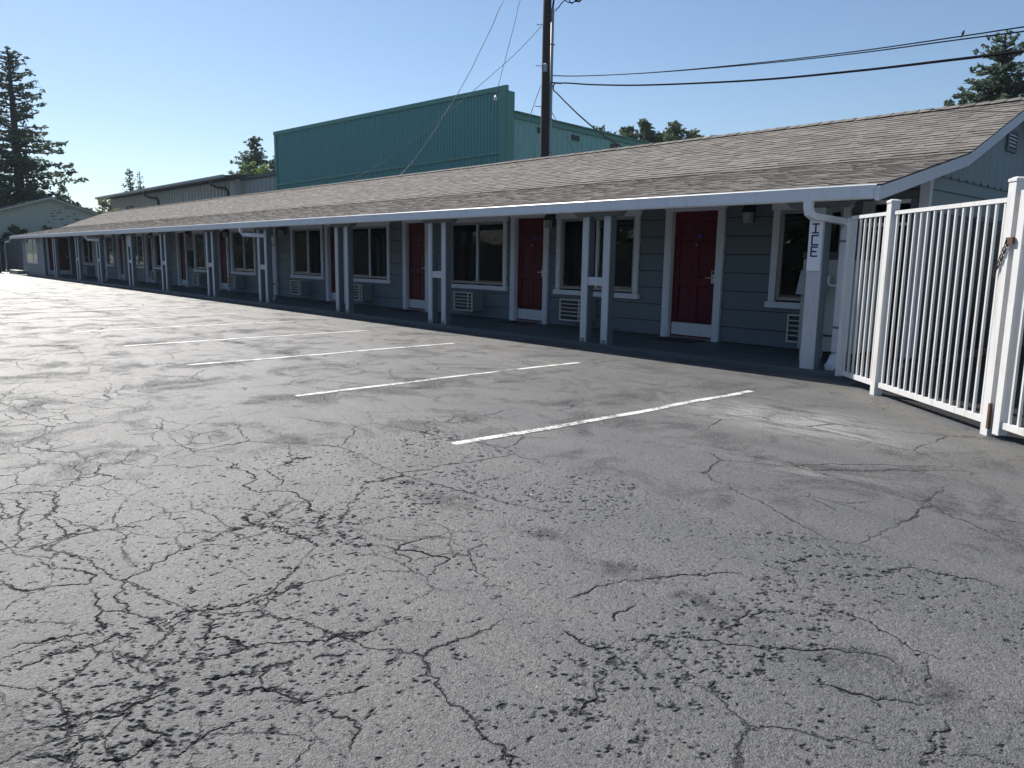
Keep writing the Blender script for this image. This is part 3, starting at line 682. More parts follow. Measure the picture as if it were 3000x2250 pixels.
# ---- posts
def post_pair(xc, bar=True, panel=False):
    xs_ = (xc-.21, xc+.21)
    parts = []
    for x in xs_:
        def pst(g):
            g.box(-.06, .06, -.06, -.035, 0, 1.94-.07, 'post', .003); g.box(-.058, .058, -.0345, .085, 0, 1.94-.07, 'wall')
        parts.append(inst('porch_post', 'post', pst, (x, YP, .07), motel))
    inst('post_bracket', 'pbr', lambda g: g.prism([(-.52, .12), (-.40, 0), (.40, 0), (.52, .12)], 'y', -.055, .08, 'soffit'), (xc, YP, 1.942), motel)
    if bar: inst('post_crossbar', 'pcb', lambda g: g.box(-.149, .149, -.05, .0, 0, .125, 'post', .003), (xc, YP, .93), motel)
    if panel: inst('post_panel', 'ppn', lambda g: g.box(-.149, .149, -.045, .0, 0, .4, 'post', .003), (xc, YP, 1.53), motel)
    for x in xs_: inst('post_base', 'pba', lambda g: (g.box(-.05, .05, -.07, .09, .0, .012, 'galv'), g.box(-.035, .035, -.075, -.061, .0, .06, 'galv')), (x, YP, .07), motel)
for xc, bar, pn in [(-7.68, 1, 0), (-11.64, 1, 0), (-15.17, 0, 0), (-19.25, 1, 0), (-22.85, 1, 0), (-26.95, 1, 0), (-30.68, 1, 1), (-34.94, 1, 0), (-38.4, 1, 0), (-42.87, 0, 0)]:
    post_pair(xc, bar, pn)
g = G(); g.box(-4.365, -4.195, YP-.07, YP-.045, .07, 1.94, 'post', .003); g.box(-4.363, -4.197, YP-.0445, YP+.12, .07, 1.94, 'wall'); pp = put('porch_post', g, motel); pp['label'] = 'thick porch post carrying the ICE board'
g = G(); g.prism([(-4.75, 2.062), (-4.62, 1.942), (-4.0, 1.942), (-3.8, 2.062)], 'y', YP-.055, YP+.08, 'soffit'); put('post_bracket', g, motel)
g = G(); g.box(-46.3, XR-.2, YP-.05, YP+.08, 2.063, 2.17, 'soffit'); put('porch_beam', g, motel)

# ---- roof
g = G()
top = PROF; bot = [(y, z-.10) for y, z in PROF]
g.prism(top+bot[::-1], 'x', XL+.03, XR-.03, 'darktrim'); roof = put('roof', g, motel)
# open rafter-slope soffit
g = G(); g.poly([(XL+.05, 8.40, 2.03), (XR-.05, 8.40, 2.03), (XR-.05, 10.5, 2.50), (XL+.05, 10.5, 2.50)], [(0, 1, 2, 3)], 'soffit'); put('soffit', g, roof)
# fascia & gutter
g = G(); g.box(XL+.02, XR-.03, 8.36, 8.395, 1.99, 2.12, 'gutter'); put('fascia', g, roof)
secs = [XL-.1, -42.5, -33.0, -23.9, -14.9, -9.2, -6.1, XR-.04]
prf = [(8.358, 2.012), (8.325, 2.008), (8.322, 2.05), (8.300, 2.085), (8.300, 2.128), (8.306, 2.138), (8.316, 2.134), (8.316, 2.12), (8.308, 2.118), (8.310, 2.09), (8.330, 2.055), (8.333, 2.02), (8.358, 2.022)]
prf = [(8.358, 2.000), (8.312, 1.996), (8.300, 2.012), (8.300, 2.100), (8.294, 2.112), (8.294, 2.132), (8.302, 2.142), (8.314, 2.136), (8.312, 2.126), (8.310, 2.016), (8.358, 2.010)]
for i in range(len(secs)-1):
    gg = G(); ov = .03 if i else 0; dz = random.uniform(-.004, .004)
    gg.prism([(y-.003*(i % 2), z+dz) for y, z in prf], 'x', secs[i]+.001, secs[i+1]+ov*.6, 'gutter'); put('gutter', gg, motel)
gg = G(); gg.box(XR-.045, XR-.04, 8.30, 8.357, 2.0, 2.135, 'gutter'); put('gutter_end', gg, motel)
# rake boards on both ends
for xs_, nm in ((XR-.03, 1), (XL-.01, -1)):
    for (ya, za), (yb, zb) in zip(PROF, PROF[1:]):
        if ya == PROF[0][0]: ya2, za2 = 8.31, roof_z(8.36)-.011
        else: ya2, za2 = ya, za
        gg = G(); gg.prism([(ya2, za2-.012), (yb-.001, zb-.012), (yb-.001, zb-.155), (ya2, za2-.155)], 'x', xs_, xs_+.04, 'trim'); put('rake_board', gg, roof)
# shingles
SHW = [.13, .16, .19, .22, .26, .30]
def sh_mesh(wi, ti):
    w = SHW[wi]; L = .175; b = .0125 if ti % 2 else .008; me = bpy.data.meshes.new('shingle')
    V = [(0, 0, 0), (w-.004, 0, 0), (w-.004, 0, b), (0, 0, b), (0, L, .001), (w-.004, L, .001)]
    F = [(0, 1, 2, 3), (3, 2, 5, 4), (0, 3, 4), (1, 5, 2)]
    me.from_pydata(V, [], F); me.materials.append(M['shingle']); me.materials.append(M['shingle_edge']); me.polygons[0].material_index = 1
    a = me.attributes.new('tint', 'FLOAT', 'POINT'); a.data.foreach_set('value', [ti/7.]*6)
    return me
SM = {(w, t): sh_mesh(w, t) for w in range(6) for t in range(8)}
shs = []          # (x, y, z, slope angle, w, t)
rs = random.Random(5)
for si, ((ya, za), (yb, zb)) in enumerate(zip(PROF[:2], PROF[1:3])):
    L = math.hypot(yb-ya, zb-za); ang = math.atan2(zb-za, yb-ya); nC = int(round(L/.134)); ex = L/nC
    for k in range(nC):
        s0 = k*ex-(.03 if k == 0 else 0); x = XL+.02-rs.uniform(0, .3)
        while x < XR:
            w = rs.randrange(6); t = rs.choice([0, 1, 2, 3, 3, 4, 4, 5, 5, 6, 7]); 
            if x+SHW[w] > XR+.02: x = XR+.02-SHW[w]; 
            if si == 1 and k == 0:
                a1 = math.atan2(PROF[1][1]-PROF[0][1], PROF[1][0]-PROF[0][0])
                shs.append((max(x, XL), ya-.05*math.cos(a1), za-.05*math.sin(a1)+.010, (a1+ang)/2, w, t, 0.))
            else: shs.append((max(x, XL), ya+s0*math.cos(ang), za+s0*math.sin(ang)+.004, ang+rs.uniform(-.003, .006), w, t, rs.uniform(-.004, .004)))
            if x >= XR+.02-SHW[w]-1e-6: break
            x += SHW[w]
shs.sort(key=lambda q: q[0]**2+q[1]**2+(q[2]-1.3)**2)
off = ORG[roof.name]
for q in shs[:300]:
    o = bpy.data.objects.new('shingle', SM[(q[4], q[5])]); COL.objects.link(o); o.parent = roof
    o.location = Vector(q[:3])+Vector((0, q[6], 0))-off; o.rotation_euler = (q[3], 0, 0)
rest = shs[300:]; V = np.zeros((len(rest)*6, 3)); T = np.zeros(len(rest)*6); F = []
for i, q in enumerate(rest):
    w = SHW[q[4]]-.004; bt = .0125 if q[5] % 2 else .008; c_, s_ = math.cos(q[3]), math.sin(q[3])
    loc = np.array([[0, 0, 0], [w, 0, 0], [w, 0, bt], [0, 0, bt], [0, .175, .001], [w, .175, .001]])
    y_ = loc[:, 1]*c_-loc[:, 2]*s_; z_ = loc[:, 1]*s_+loc[:, 2]*c_
    V[i*6:i*6+6] = np.stack([loc[:, 0]+q[0], y_+q[1]+q[6], z_+q[2]], -1); T[i*6:i*6+6] = q[5]/7.
    b = i*6; F += [(b, b+1, b+2, b+3), (b+3, b+2, b+5, b+4), (b, b+3, b+4), (b+1, b+5, b+2)]
me = bpy.data.meshes.new('shingle'); me.from_pydata((V-np.array(off)).tolist(), [], F); me.materials.append(M['shingle']); me.materials.append(M['shingle_edge'])
me.polygons.foreach_set('material_index', [1, 0, 0, 0]*len(rest))
a = me.attributes.new('tint', 'FLOAT', 'POINT'); a.data.foreach_set('value', T.astype(np.float32))
o = bpy.data.objects.new('shingle_field', me); COL.objects.link(o); o.parent = roof; o['kind'] = 'stuff'
# ridge caps
def cap(g, t):
    g.poly([(0, -.15, -.055), (.24, -.15, -.065), (.24, 0, .0), (0, 0, .010), (.24, .15, -.065), (0, .15, -.055), (0, -.15, -.07), (0, .15, -.07), (0, 0, -.004)],
           [(0, 1, 2, 3), (3, 2, 4, 5), (0, 3, 8, 6), (3, 5, 7, 8)], 'shingle')
x = XR+.0; k = 0
while x > XL+.2:
    t = k % 5; key = ('cap', t)
    if key not in CACHE:
        g = G(); cap(g, t); g.v = [(-v[0], v[1], v[2]) for v in g.v]; mm = mesh_from('ridge_cap', g, (0, 0, 0))
        at = mm.attributes.new('tint', 'FLOAT', 'POINT'); at.data.foreach_set('value', [[.5, .25, .7, .4, .1][t]]*len(mm.vertices)); CACHE[key] = mm
    o = link('ridge_cap', CACHE[key], (x, 13.487, 3.779+random.uniform(-.003, .003)), roof); x -= .205; k += 1

# ---- downspouts
def sqtube(g, pts, w, d, mat):
    """rectangular pipe swept through points lying in planes; w along X, d across"""
    pts = [Vector(p) for p in pts]
    V = []
    for i, p in enumerate(pts):
        t = (pts[min(i+1, len(pts)-1)]-pts[max(i-1, 0)]).normalized()
        a = Vector((0, 1, 0)) if abs(t.y) < .5 else Vector((0, 0, 1))
        a = (a-t*a.dot(t)).normalized(); b = t.cross(a)
        for s1, s2 in ((-1, -1), (1, -1), (1, 1), (-1, 1)): V.append(p+a*s1*d/2+b*s2*w/2)
    F = [(i*4+k, i*4+(k+1) % 4, i*4+4+(k+1) % 4, i*4+4+k) for i in range(len(pts)-1) for k in range(4)]+[(3, 2, 1, 0), tuple(4*(len(pts)-1)+k for k in range(4))]
    g.poly(V, F, mat)
def downspout(x0, x1, y1, label):
    g = G()
    sqtube(g, [(x0, 8.335, 2.01), (x0, 8.335, 1.93), (x0+.01, 8.35, 1.86), (x0+.03, 8.40, 1.83), (x1-.03, y1-.06, 1.79), (x1, y1-.01, 1.76), (x1, y1, 1.70), (x1, y1, .28), (x1, y1-.01, .22), (x1, y1-.10, .12), (x1, y1-.16, .10)], .092, .07, 'trim')
    o = put('downspout', g, motel)
    for z in (.55, 1.55): 
        gg = G(); gg.box(x1-.05, x1+.05, y1-.036, y1+.034, z, z+.03, 'galv'); put('pipe_strap', gg, o)
    return o
downspout(-4.27, -4.06, 8.86, '')
downspout(-19.9, -19.04, 8.80, '')
downspout(-35.6, -34.73, 8.80, '')
g = G(); g.box(-22.13, -22.05, YW-.06, YW+.0, .09, 2.2, 'trim', .004); g.box(-22.16, -22.04, YW-.08, YW+.0, .09, .5, 'trim', .004); put('wall_pipe', g, motel)
g = G(); g.box(-4.50, -4.36, YW-.10, YW+.0, 1.92, 2.12, 'conduit', .008); g.tube([(-4.40, YW-.05, 1.92), (-4.36, YW-.06, 1.80), (-4.30, YW-.02, 1.7)], .012, 'conduit', 6); put('junction_box', g, motel)

# ================================================================ THINGS ON THE PORCH
def ac_unit(x0, label, w=.62):
    z0, z1 = .21, .60; ya, yb = 10.02, YW+.01
    t = thing('air_conditioner', (x0+w/2, YW, z0), label, 'air conditioner', 'air conditioners under the room windows')
    o = (x0, 0, 0); kw = w
    inst('case', ('accase', kw), lambda g: (g.box(0, w, ya+.05, yb, z0, z1, 'ac', .008), g.box(.012, w-.012, ya+.030, ya+.0495, z0+.012, z1-.012, 'black')), o, t)
    def fr(g):
        g.box(0, w, ya, ya+.03, z1-.022, z1, 'grille', .002); g.box(0, w, ya, ya+.03, z0, z0+.022, 'grille', .002)
        g.box(0, .022, ya, ya+.029, z0+.023, z1-.023, 'grille', .002); g.box(w-.022, w, ya, ya+.029, z0+.023, z1-.023, 'grille', .002)
    inst('grille_frame', ('acf', kw), fr, o, t)
    for k in range(4):
        z = z0+.022+(z1-z0-.044)*(k+1)/5
        inst('grille_bar', 'acb', lambda g: g.prism([(ya+.002, -.004), (ya+.026, .006), (ya+.026, .014), (ya+.002, .004)], 'x', .023, w-.023, 'grille'), (x0, 0, z), t)
    inst('grille_divider', ('acd', kw), lambda g: g.box(w*.76, w*.76+.016, ya+.001, ya+.028, z0+.023, z1-.023, 'grille'), o, t)
    return t
AC = [(-5.32, 'air conditioner under the window half hidden by the ICE post'), (-9.79, 'air conditioner partly hidden by the nearest pair of porch posts'),
      (-12.95, 'air conditioner showing its full pale grille right of the second pair of posts'), (-17.32, 'air conditioner cut by the post pair that has no crossbar'),
      (-20.61, 'air conditioner just right of the white wall pipe'), (-25.15, 'air conditioner below the window left of the long downspout'),
      (-28.38, 'air conditioner under the window beside the black wall box'), (-33.05, 'air conditioner just left of the sixth pair of posts, beside a red door'),
      (-43.7, 'air conditioner at the far left end, beside the last red door')]
for x, l in AC: ac_unit(x, l)
def lamp(x, label):
    t = thing('wall_lamp', (x, YW, 1.9), label, 'wall lamp', 'porch lamps between doors and windows')
    o = (x, YW, 1.88)
    inst('back_plate', 'lbp', lambda g: g.box(-.05, .05, -.03, .005, .02, .24, 'black', .006), o, t)
    inst('hood', 'lhd', lambda g: (g.prism([(-.17, .15), (-.03, .15), (-.03, .25), (-.09, .27), (-.15, .20)], 'x', -.07, .07, 'black')), o, t)
    inst('lamp_glass', 'lgl', lambda g: g.prism([(-.05, 0), (.05, 0), (.06, .15), (-.06, .15)], 'y', -.15, -.05, 'lampglass'), o, t)
for x, l in [(-6.16, 'black hooded lamp between the nearest red door and the ICE end window'), (-10.33, 'small lamp right of the second nearest red door'),
             (-21.5, 'lamp on the wall just right of the white wall pipe'), (-25.72, 'lamp between a red door and the window left of the long downspout'),
             (-29.32, 'lamp above the black wall box'), (-33.55, 'lamp in the narrow gap between the sixth red door and its window'), (-37.35, 'farthest wall lamp, beside the post pair with the solid top panel')]:
    lamp(x, l)
mats = ['first doormat from the ICE sign, before the nearest red door', 'doormat before the second nearest red door', 'doormat before the third red door, left of the second post pair',
        'doormat before the red door behind the post pair without crossbar', 'doormat before the red door left of the long downspout', 'doormat before the red door beside the black wall box',
        'doormat before the seventh red door', 'doormat before the eighth red door', 'doormat before the ninth red door at the far end']
for (a, b), l in zip(DOORS, mats):
    t = inst('doormat', 'mat', lambda g: (g.prism([(-.36, -.22), (.36, -.22), (.38, -.2), (.38, .2), (.36, .22), (-.36, .22), (-.38, .2), (-.38, -.2)], 'z', 0, .014, 'mat')), ((a+b)/2, 10.02, .071), None)
    tag(t, l, 'doormat', 'doormats at the room doors')
g = G(); g.box(-29.36, -29.02, YW-.11, YW-.001, .80, 1.42, 'black', .01); g.box(-29.33, -29.05, YW-.118, YW-.1105, .83, 1.39, 'dark')
tag(put('wall_box', g), 'tall black box fixed to the wall beside a window', 'wall box')
# ICE board
g = G(); g.box(-4.36, -4.20, YP-.092, YP-.0715, 1.22, 1.86, 'signboard', .003)
sg = put('ice_sign', g); tag(sg, 'white board lettered ICE in dark blue on the end porch post', 'sign')
ys = YP-.0955
def letter(name, bars):
    g = G()
    for x0, x1, z0, z1 in bars: g.box(-4.28+x0, -4.28+x1, ys, ys+.0034, z0, z1, 'ink')
    o = put(name, g, sg)
L_ = .043; s_ = .017
letter('letter', [(-L_, L_, 1.745, 1.745+s_), (-L_, L_, 1.645, 1.645+s_), (-s_/2, s_/2, 1.645+s_, 1.745)])
letter('letter', [(-L_, L_, 1.615, 1.615+s_), (-L_, L_, 1.510, 1.510+s_), (-L_, -L_+s_, 1.51+s_, 1.615)])
letter('letter', [(-L_, L_, 1.485, 1.485+s_), (-L_, L_-.012, 1.432, 1.432+s_), (-L_, L_, 1.380, 1.380+s_), (-L_, -L_+s_, 1.38+s_, 1.432), (-L_, -L_+s_, 1.432+s_, 1.485)])
# ice machine
t = thing('ice_machine', (-4.4, 9.6, .07), 'pale ice machine with dark lid strip behind the ICE post', 'ice machine')
g = G(); g.box(-4.78, -4.06, 9.3, 9.95, .21, 1.36, 'icebody', .012); put('body', g, t)
g = G(); g.box(-4.785, -4.055, 9.29, 9.96, 1.361, 1.45, 'darktrim', .01); put('lid', g, t)
g = G(); g.prism([(-9.3+18.6, 0)]*0 or [(9.17, .92), (9.299, .92), (9.299, 1.22), (9.27, 1.22)], 'x', -4.78, -4.46, 'icebody'); put('bin_door', g, t)
g = G(); g.tube([(-4.40, 9.29, 1.16), (-4.40, 9.24, 1.15), (-4.40, 9.23, 1.08), (-4.38, 9.23, 1.045), (-4.30, 9.23, 1.04), (-4.24, 9.23, 1.05), (-4.2, 9.25, 1.09), (-4.18, 9.299, 1.12)], .014, 'white', 8); put('handle', g, t, smooth=True)
g = G(); g.box(-4.22, -4.14, 9.293, 9.2995, 1.27, 1.31, 'teal'); put('maker_badge', g, t)
g = G(); g.box(-4.70, -4.14, 9.294, 9.2995, .40, .43, 'darktrim'); put('vent_slot', g, t)
for x in (-4.74, -4.12):
    for y in (9.34, 9.9): g = G(); g.tube([(x, y, .07), (x, y, .209)], .02, 'metal', 8); put('leg', g, t)

# passage between the motel end and an unseen wing added right of frame to shade it
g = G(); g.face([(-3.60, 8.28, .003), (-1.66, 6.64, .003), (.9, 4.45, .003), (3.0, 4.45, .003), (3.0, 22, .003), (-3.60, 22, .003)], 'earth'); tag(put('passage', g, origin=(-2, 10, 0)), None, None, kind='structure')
wg = thing('added_shade_wing', (2, 13, 0), 'unseen grey blue wing added to shade the fenced passage', 'building')
g = G(); g.box(-1.5, 6, 8.8, 22, .0, 3.2, 'wall'); put('wall', g, wg)
g = G(); g.prism([(-2.0, 3.21), (6.6, 3.21), (2.7, 4.9)], 'y', 8.5, 22.4, 'shingle_edge'); put('roof', g, wg)
g = G(); g.box(-3.7, -.6, 20.0, 20.2, 0, 2.4, 'darkfence'); put('end_wall', g, wg)
# ================================================================ FENCE
A = Vector((-3.83, 8.44, 0)); P2 = Vector((-3.15, 7.85, 0)); P3 = Vector((-1.80, 6.69, 0)); fd = (P3-A).normalized(); fn = Vector((fd.y, -fd.x, 0))
if fn.y > 0: fn = -fn
def fbar(g, a, b, z0, z1, th, mat='fence', bev=.004):
    """box along the fence from a to b"""
    d = (b-a).normalized(); n = Vector((-d.y, d.x, 0)); V = []
    for e, sg_ in ((a, 0), (b, 1)):
        for s1 in (-1, 1):
            for z in (z0, z1): V.append(e+n*s1*th/2+Vector((0, 0, z)))
    g.poly(V, [(0, 1, 3, 2), (4, 6, 7, 5), (0, 4, 5, 1), (2, 3, 7, 6), (0, 2, 6, 4), (1, 5, 7, 3)], mat)
def fpost(g, c, w, z0, z1, mat='fence', cap=True):
    d = fd; n = fn; V = []
    def ring(h, z): return [c+d*sx*h+n*sy*h+Vector((0, 0, z)) for sx, sy in ((-1, -1), (1, -1), (1, 1), (-1, 1))]
    rings = [ring(w/2, z0), ring(w/2, z1)]
    if cap: rings += [ring(w/2+.006, z1+.001), ring(w/2+.006, z1+.02), ring(w/4, z1+.035)]
    V = [v for r_ in rings for v in r_]; nr = len(rings)
    F = [(i*4+k, i*4+(k+1) % 4, i*4+4+(k+1) % 4, i*4+4+k) for i in range(nr-1) for k in range(4)]+[(3, 2, 1, 0), tuple(4*(nr-1)+k for k in range(4))]
    g.poly(V, F, mat)
fence = thing('picket_fence', (-2.8, 7.55, 0), 'white metal picket fence running from the motel porch to the gate', 'fence')
g = G(); fpost(g, A+fd*.03, .055, .06, 1.80, cap=False); put('end_stile', g, fence)
g = G(); fpost(g, P2, .085, -.02, 1.90); put('fence_post', g, fence)
g = G(); fpost(g, P3, .085, -.02, 1.93); put('fence_post', g, fence)
for a, b in ((A+fd*.06, P2-fd*.043), (P2+fd*.043, P3-fd*.043)):
    g = G(); fbar(g, a, b, 1.785, 1.82, .035); put('top_rail', g, fence)
    g = G(); fbar(g, a, b, .085, .135, .04); put('bottom_rail', g, fence)
def picket(c, par):
    key = 'picket'
    if key not in CACHE:
        g = G(); 
        for sx in (1,): 
            V = []
            for z in (.136, 1.784):
                for a_, b_ in ((-1, -1), (1, -1), (1, 1), (-1, 1)): V.append(fd*a_*.0095+fn*b_*.0095+Vector((0, 0, z)))
            g.poly(V, [(3, 2, 1, 0), (4, 5, 6, 7), (0, 1, 5, 4), (1, 2, 6, 5), (2, 3, 7, 6), (3, 0, 4, 7)], 'fence')
        CACHE[key] = mesh_from('picket', g, (0, 0, 0))
    link('picket', CACHE[key], c, par)
for k in range(7): picket(A+fd*(.15+k*.103), fence)
L2 = (P3-P2).length; n = 16
for k in range(n): picket(P2+fd*(L2*(k+1)/(n+1)), fence)
# gate, hinged at the last post, latch and chain
gate = thing('gate', tuple(P3+fd*.8), 'white metal picket gate chained shut at the right edge', 'gate', None)
g0 = P3+fd*.125; g1 = P3+fd*1.45
g = G(); fpost(g, g0, .07, .03, 1.86, cap=False); put('gate_stile', g, gate)
g = G(); fpost(g, g1, .07, .03, 1.86, cap=False); put('gate_stile', g, gate)
g = G(); fbar(g, g0+fd*.035, g1-fd*.035, .085, .135, .04); put('bottom_rail', g, gate)
g = G(); fbar(g, g0+fd*.035, g1-fd*.035, 1.785, 1.82, .035); put('top_rail', g, gate)
for k in range(12): picket(g0+fd*(.10+k*.098), gate)
g = G(); 
c0 = P3+fd*.05; 
# rusty chain links wound round the two uprights
for q in range(9):
    a = c0+fn*.055+fd*(-.02-.012*q)+Vector((0, 0, 1.50-.028*q)); b = a+Vector((0, 0, -.045))+fd*(-.012)
    off_ = (fd if q % 2 else fn)*.009
    pts = [a+off_, a+Vector((0, 0, .006)), a-off_, b-off_, b-Vector((0, 0, .006)), b+off_, a+off_]
    g.tube(pts, .0035, 'rust', 5, False)
put('chain', g, gate); 
g = G(); fbar(g, c0-fd*.03+fn*.05, c0+fd*.045+fn*.05, 1.47, 1.52, .02, 'rust'); put('latch', g, gate)
g = G(); fbar(g, c0-fd*.012+fn*.045, c0+fd*.012+fn*.045, .06, .26, .02, 'rust'); put('drop_bolt', g, gate)

# ================================================================ BUILDINGS BEHIND
def sheet(g, p0, p1, ztop0, ztop1, zb, pitch, depth, mat, duty=.5, out=None):
    """ribbed cladding between two ground points; ribs stand out towards 'out'"""
    p0, p1 = Vector(p0), Vector(p1); L = (p1-p0).length; d = (p1-p0)/L; n = Vector(out)
    k = int(L/pitch); V = []; 
    for i in range(k):
        s0 = i*pitch
        for s, h in ((0, 0), (pitch*duty, 0), (pitch*(duty+.12), depth), (pitch*.9, depth), (pitch*.999, 0)):
            t = (s0+s)/L; q = p0+d*(s0+s)+n*h; V += [(q.x, q.y, zb), (q.x, q.y, ztop0+(ztop1-ztop0)*t)]
    V += [(p1.x, p1.y, zb), (p1.x, p1.y, ztop1)]
    F = [(2*i, 2*i+2, 2*i+3, 2*i+1) for i in range(len(V)//2-1)]
    g.poly(V, F, mat)
gb = thing('warehouse', (-36, 24, 0), 'tall teal building with a false front behind the motel roof', 'building')
C0 = Vector((-27.15, 24.0, 0)); dF = Vector((-.9932, -.117, 0)); dS = Vector((-.117, .9932, 0)); nF = Vector((.117, -.9932, 0)); nS = Vector((.9932, .117, 0))
CL = C0+dF*19.1
zt, zr = 8.98, 8.72
g = G(); sheet(g, C0-dF*0+nF*0, CL, zt-.1, zt-.1-.27, 0, .21, .035, 'teal', .45, nF); put('front_cladding', g, gb)
def obox(g, a, b, n, th, z0a, z1a, z0b, z1b, mat, o0=0.):
    a, b, n = Vector(a), Vector(b), Vector(n); V = []
    for p, z0, z1 in ((a, z0a, z1a), (b, z0b, z1b)):
        for s in (o0, o0+th):
            for z in (z0, z1): V.append(tuple(p+n*s+Vector((0, 0, z))))
    g.poly(V, [(0, 1, 3, 2), (4, 6, 7, 5), (0, 4, 5, 1), (2, 3, 7, 6), (0, 2, 6, 4), (1, 5, 7, 3)], mat)
g = G(); obox(g, C0, CL, -nF, .5, 0, zt-.12, 0, zt-.39, 'teal', .01); put('front_wall', g, gb)
g = G(); obox(g, C0+nS*.1, CL-nS*.1, nF, .14, zt-.12, zt+.10, zt-.37, zt-.17, 'teal_trim', -.05); put('cap_flashing', g, gb)
g = G(); obox(g, C0-dF*.02, CL, nF, .05, 6.10, 6.22, 5.55, 5.67, 'teal_trim', .04); put('band_trim', g, gb)
g = G(); obox(g, C0+nS*.06, C0+nS*.06+dF*.35, nF, .06, 0, zt-.121, 0, zt-.13, 'teal_trim', .036); obox(g, C0+nF*.05, C0-nF*.5, nS, .08, 0, zt-.121, 0, zt-.121, 'teal_trim', .0); put('corner_trim', g, gb)
g = G(); obox(g, CL-dF*.2, CL+dF*.02, nF, .06, 0, zt-.38, 0, zt-.39, 'teal_trim', .036); put('corner_trim', g, gb)
B0 = C0+dS*.5; B1 = C0+dS*20
g = G(); sheet(g, B0, B1, 7.75, 7.75, 0, .42, .03, 'teal_pale', .8, nS); put('side_cladding', g, gb)
g = G(); obox(g, B0, B1, -nS, .3, 0, 7.8, 0, 7.8, 'teal_pale', .01); put('side_wall', g, gb)
g = G(); obox(g, B0, B1, nS, .12, 7.72, 8.02, 7.72, 8.02, 'teal_trim', -.02); put('side_fascia', g, gb)
g = G(); g.poly([tuple(B0+nS*.2+Vector((0, 0, 8.03))), tuple(B1+nS*.2+Vector((0, 0, 8.03))), tuple(B1-nS*5+Vector((0, 0, 8.6))), tuple(B0-nS*5+Vector((0, 0, 8.6))),
                 tuple(B0+nS*.2+Vector((0, 0, 7.97))), tuple(B1+nS*.2+Vector((0, 0, 7.97))), tuple(B1-nS*5+Vector((0, 0, 8.5))), tuple(B0-nS*5+Vector((0, 0, 8.5)))],
                [(0, 1, 2, 3), (4, 7, 6, 5), (0, 4, 5, 1), (1, 5, 6, 2), (2, 6, 7, 3), (3, 7, 4, 0)], 'teal_trim'); put('roof', g, gb)
for s in (2.25, 5.0, 8.5, 12.6, 16.4):
    v0 = C0+dS*s; v1 = C0+dS*(s+.62); g = G(); obox(g, v0, v1, nS, .03, 7.30, 7.55, 7.30, 7.55, 'black', .032); put('vent', g, gb)
g = G(); obox(g, C0+dS*1.6, C0+dS*1.85, nS, .05, 0, 5.45, 0, 5.45, 'teal_trim', .032); obox(g, C0+dS*1.85, C0+dS*6.2, nS, .05, 5.25, 5.45, 5.25, 5.45, 'teal_trim', .032); put('doorway_trim', g, gb)
t = thing('insulator', (-26.98, 23.22, 8.3), 'small white insulator hanging at the top corner of the teal front', 'insulator')
g = G(); g.tube([(-26.98, 23.22, 8.50), (-26.98, 23.22, 8.44), (-26.98, 23.22, 8.40), (-26.98, 23.22, 8.30), (-26.98, 23.22, 8.26)], [.03, .05, .09, .07, .03], 'white', 10); put('bell', g, t, smooth=True)
g = G(); g.tube([(-26.98, 23.22, 8.40), (-27.3, 24.0, 8.55)], .015, 'galv', 6); put('bracket', g, t)

gr = thing('metal_shed', (-66, 22, 0), 'low grey corrugated metal shed with dark downpipes left of the teal building', 'shed')
YS = 21.3
g = G(); sheet(g, (-51.4, YS, 0), (-80.9, YS, 0), 6.2, 6.2, 0, .62, .17, 'greymetal', .45, (0, -1, 0)); put('cladding', g, gr)
g = G(); g.box(-80.9, -51.4, YS+.02, YS+10, 0, 6.3, 'greymetal'); put('wall', g, gr)
g = G(); g.prism([(YS-.75, 6.30), (YS-.75, 6.48), (YS+5, 7.1), (YS+5, 6.9), (YS-.1, 6.32)], 'x', -82.3, -51.2, 'darktrim'); put('roof', g, gr)
g = G(); g.prism([(YS-.95, 6.33), (YS-.78, 6.30), (YS-.78, 6.50), (YS-.95, 6.50)], 'x', -82.4, -51.2, 'greyflat'); put('gutter', g, gr)
g = G(); g.box(-80.9, -51.4, YS-.18, YS-.12, 6.12, 6.22, 'conduit'); put('eave_rail', g, gr)
for x in (-80.3, -66.5, -52.2):
    g = G(); g.tube([(x-1.2, YS-.86, 6.32), (x-1.2, YS-.86, 6.0), (x-.9, YS-.6, 5.8), (x-.3, YS-.25, 5.75), (x, YS-.2, 5.5), (x, YS-.2, 0)], .10, 'darktrim', 6); put('downpipe', g, gr)
g = G(); g.tube([(-74.6, YS-.3, 0), (-74.6, YS-.3, 5.35), (-73.2, YS-.3, 5.35)], .08, 'darktrim', 6); put('vent_pipe', g, gr)
g = G(); g.box(-60.4, -59.9, YS-.16, YS-.11, 0, 6.1, 'greyflat'); put('pilaster', g, gr)
g = G()
YF = 21.8; sheet(g, (-46.0, YF, 0), (-51.3, YF, 0), 6.22, 6.22, 0, .6, .03, 'greyflat', .85, (0, -1, 0)); put('flat_panel', g, gr)
g = G(); g.box(-51.35, -46.0, YF+.01, YF+6, 0, 6.2, 'greyflat'); put('annex_wall', g, gr)
g = G(); g.box(-51.4, -46.0, YF-.15, YF+6, 6.22, 6.42, 'darktrim'); put('annex_roof', g, gr)

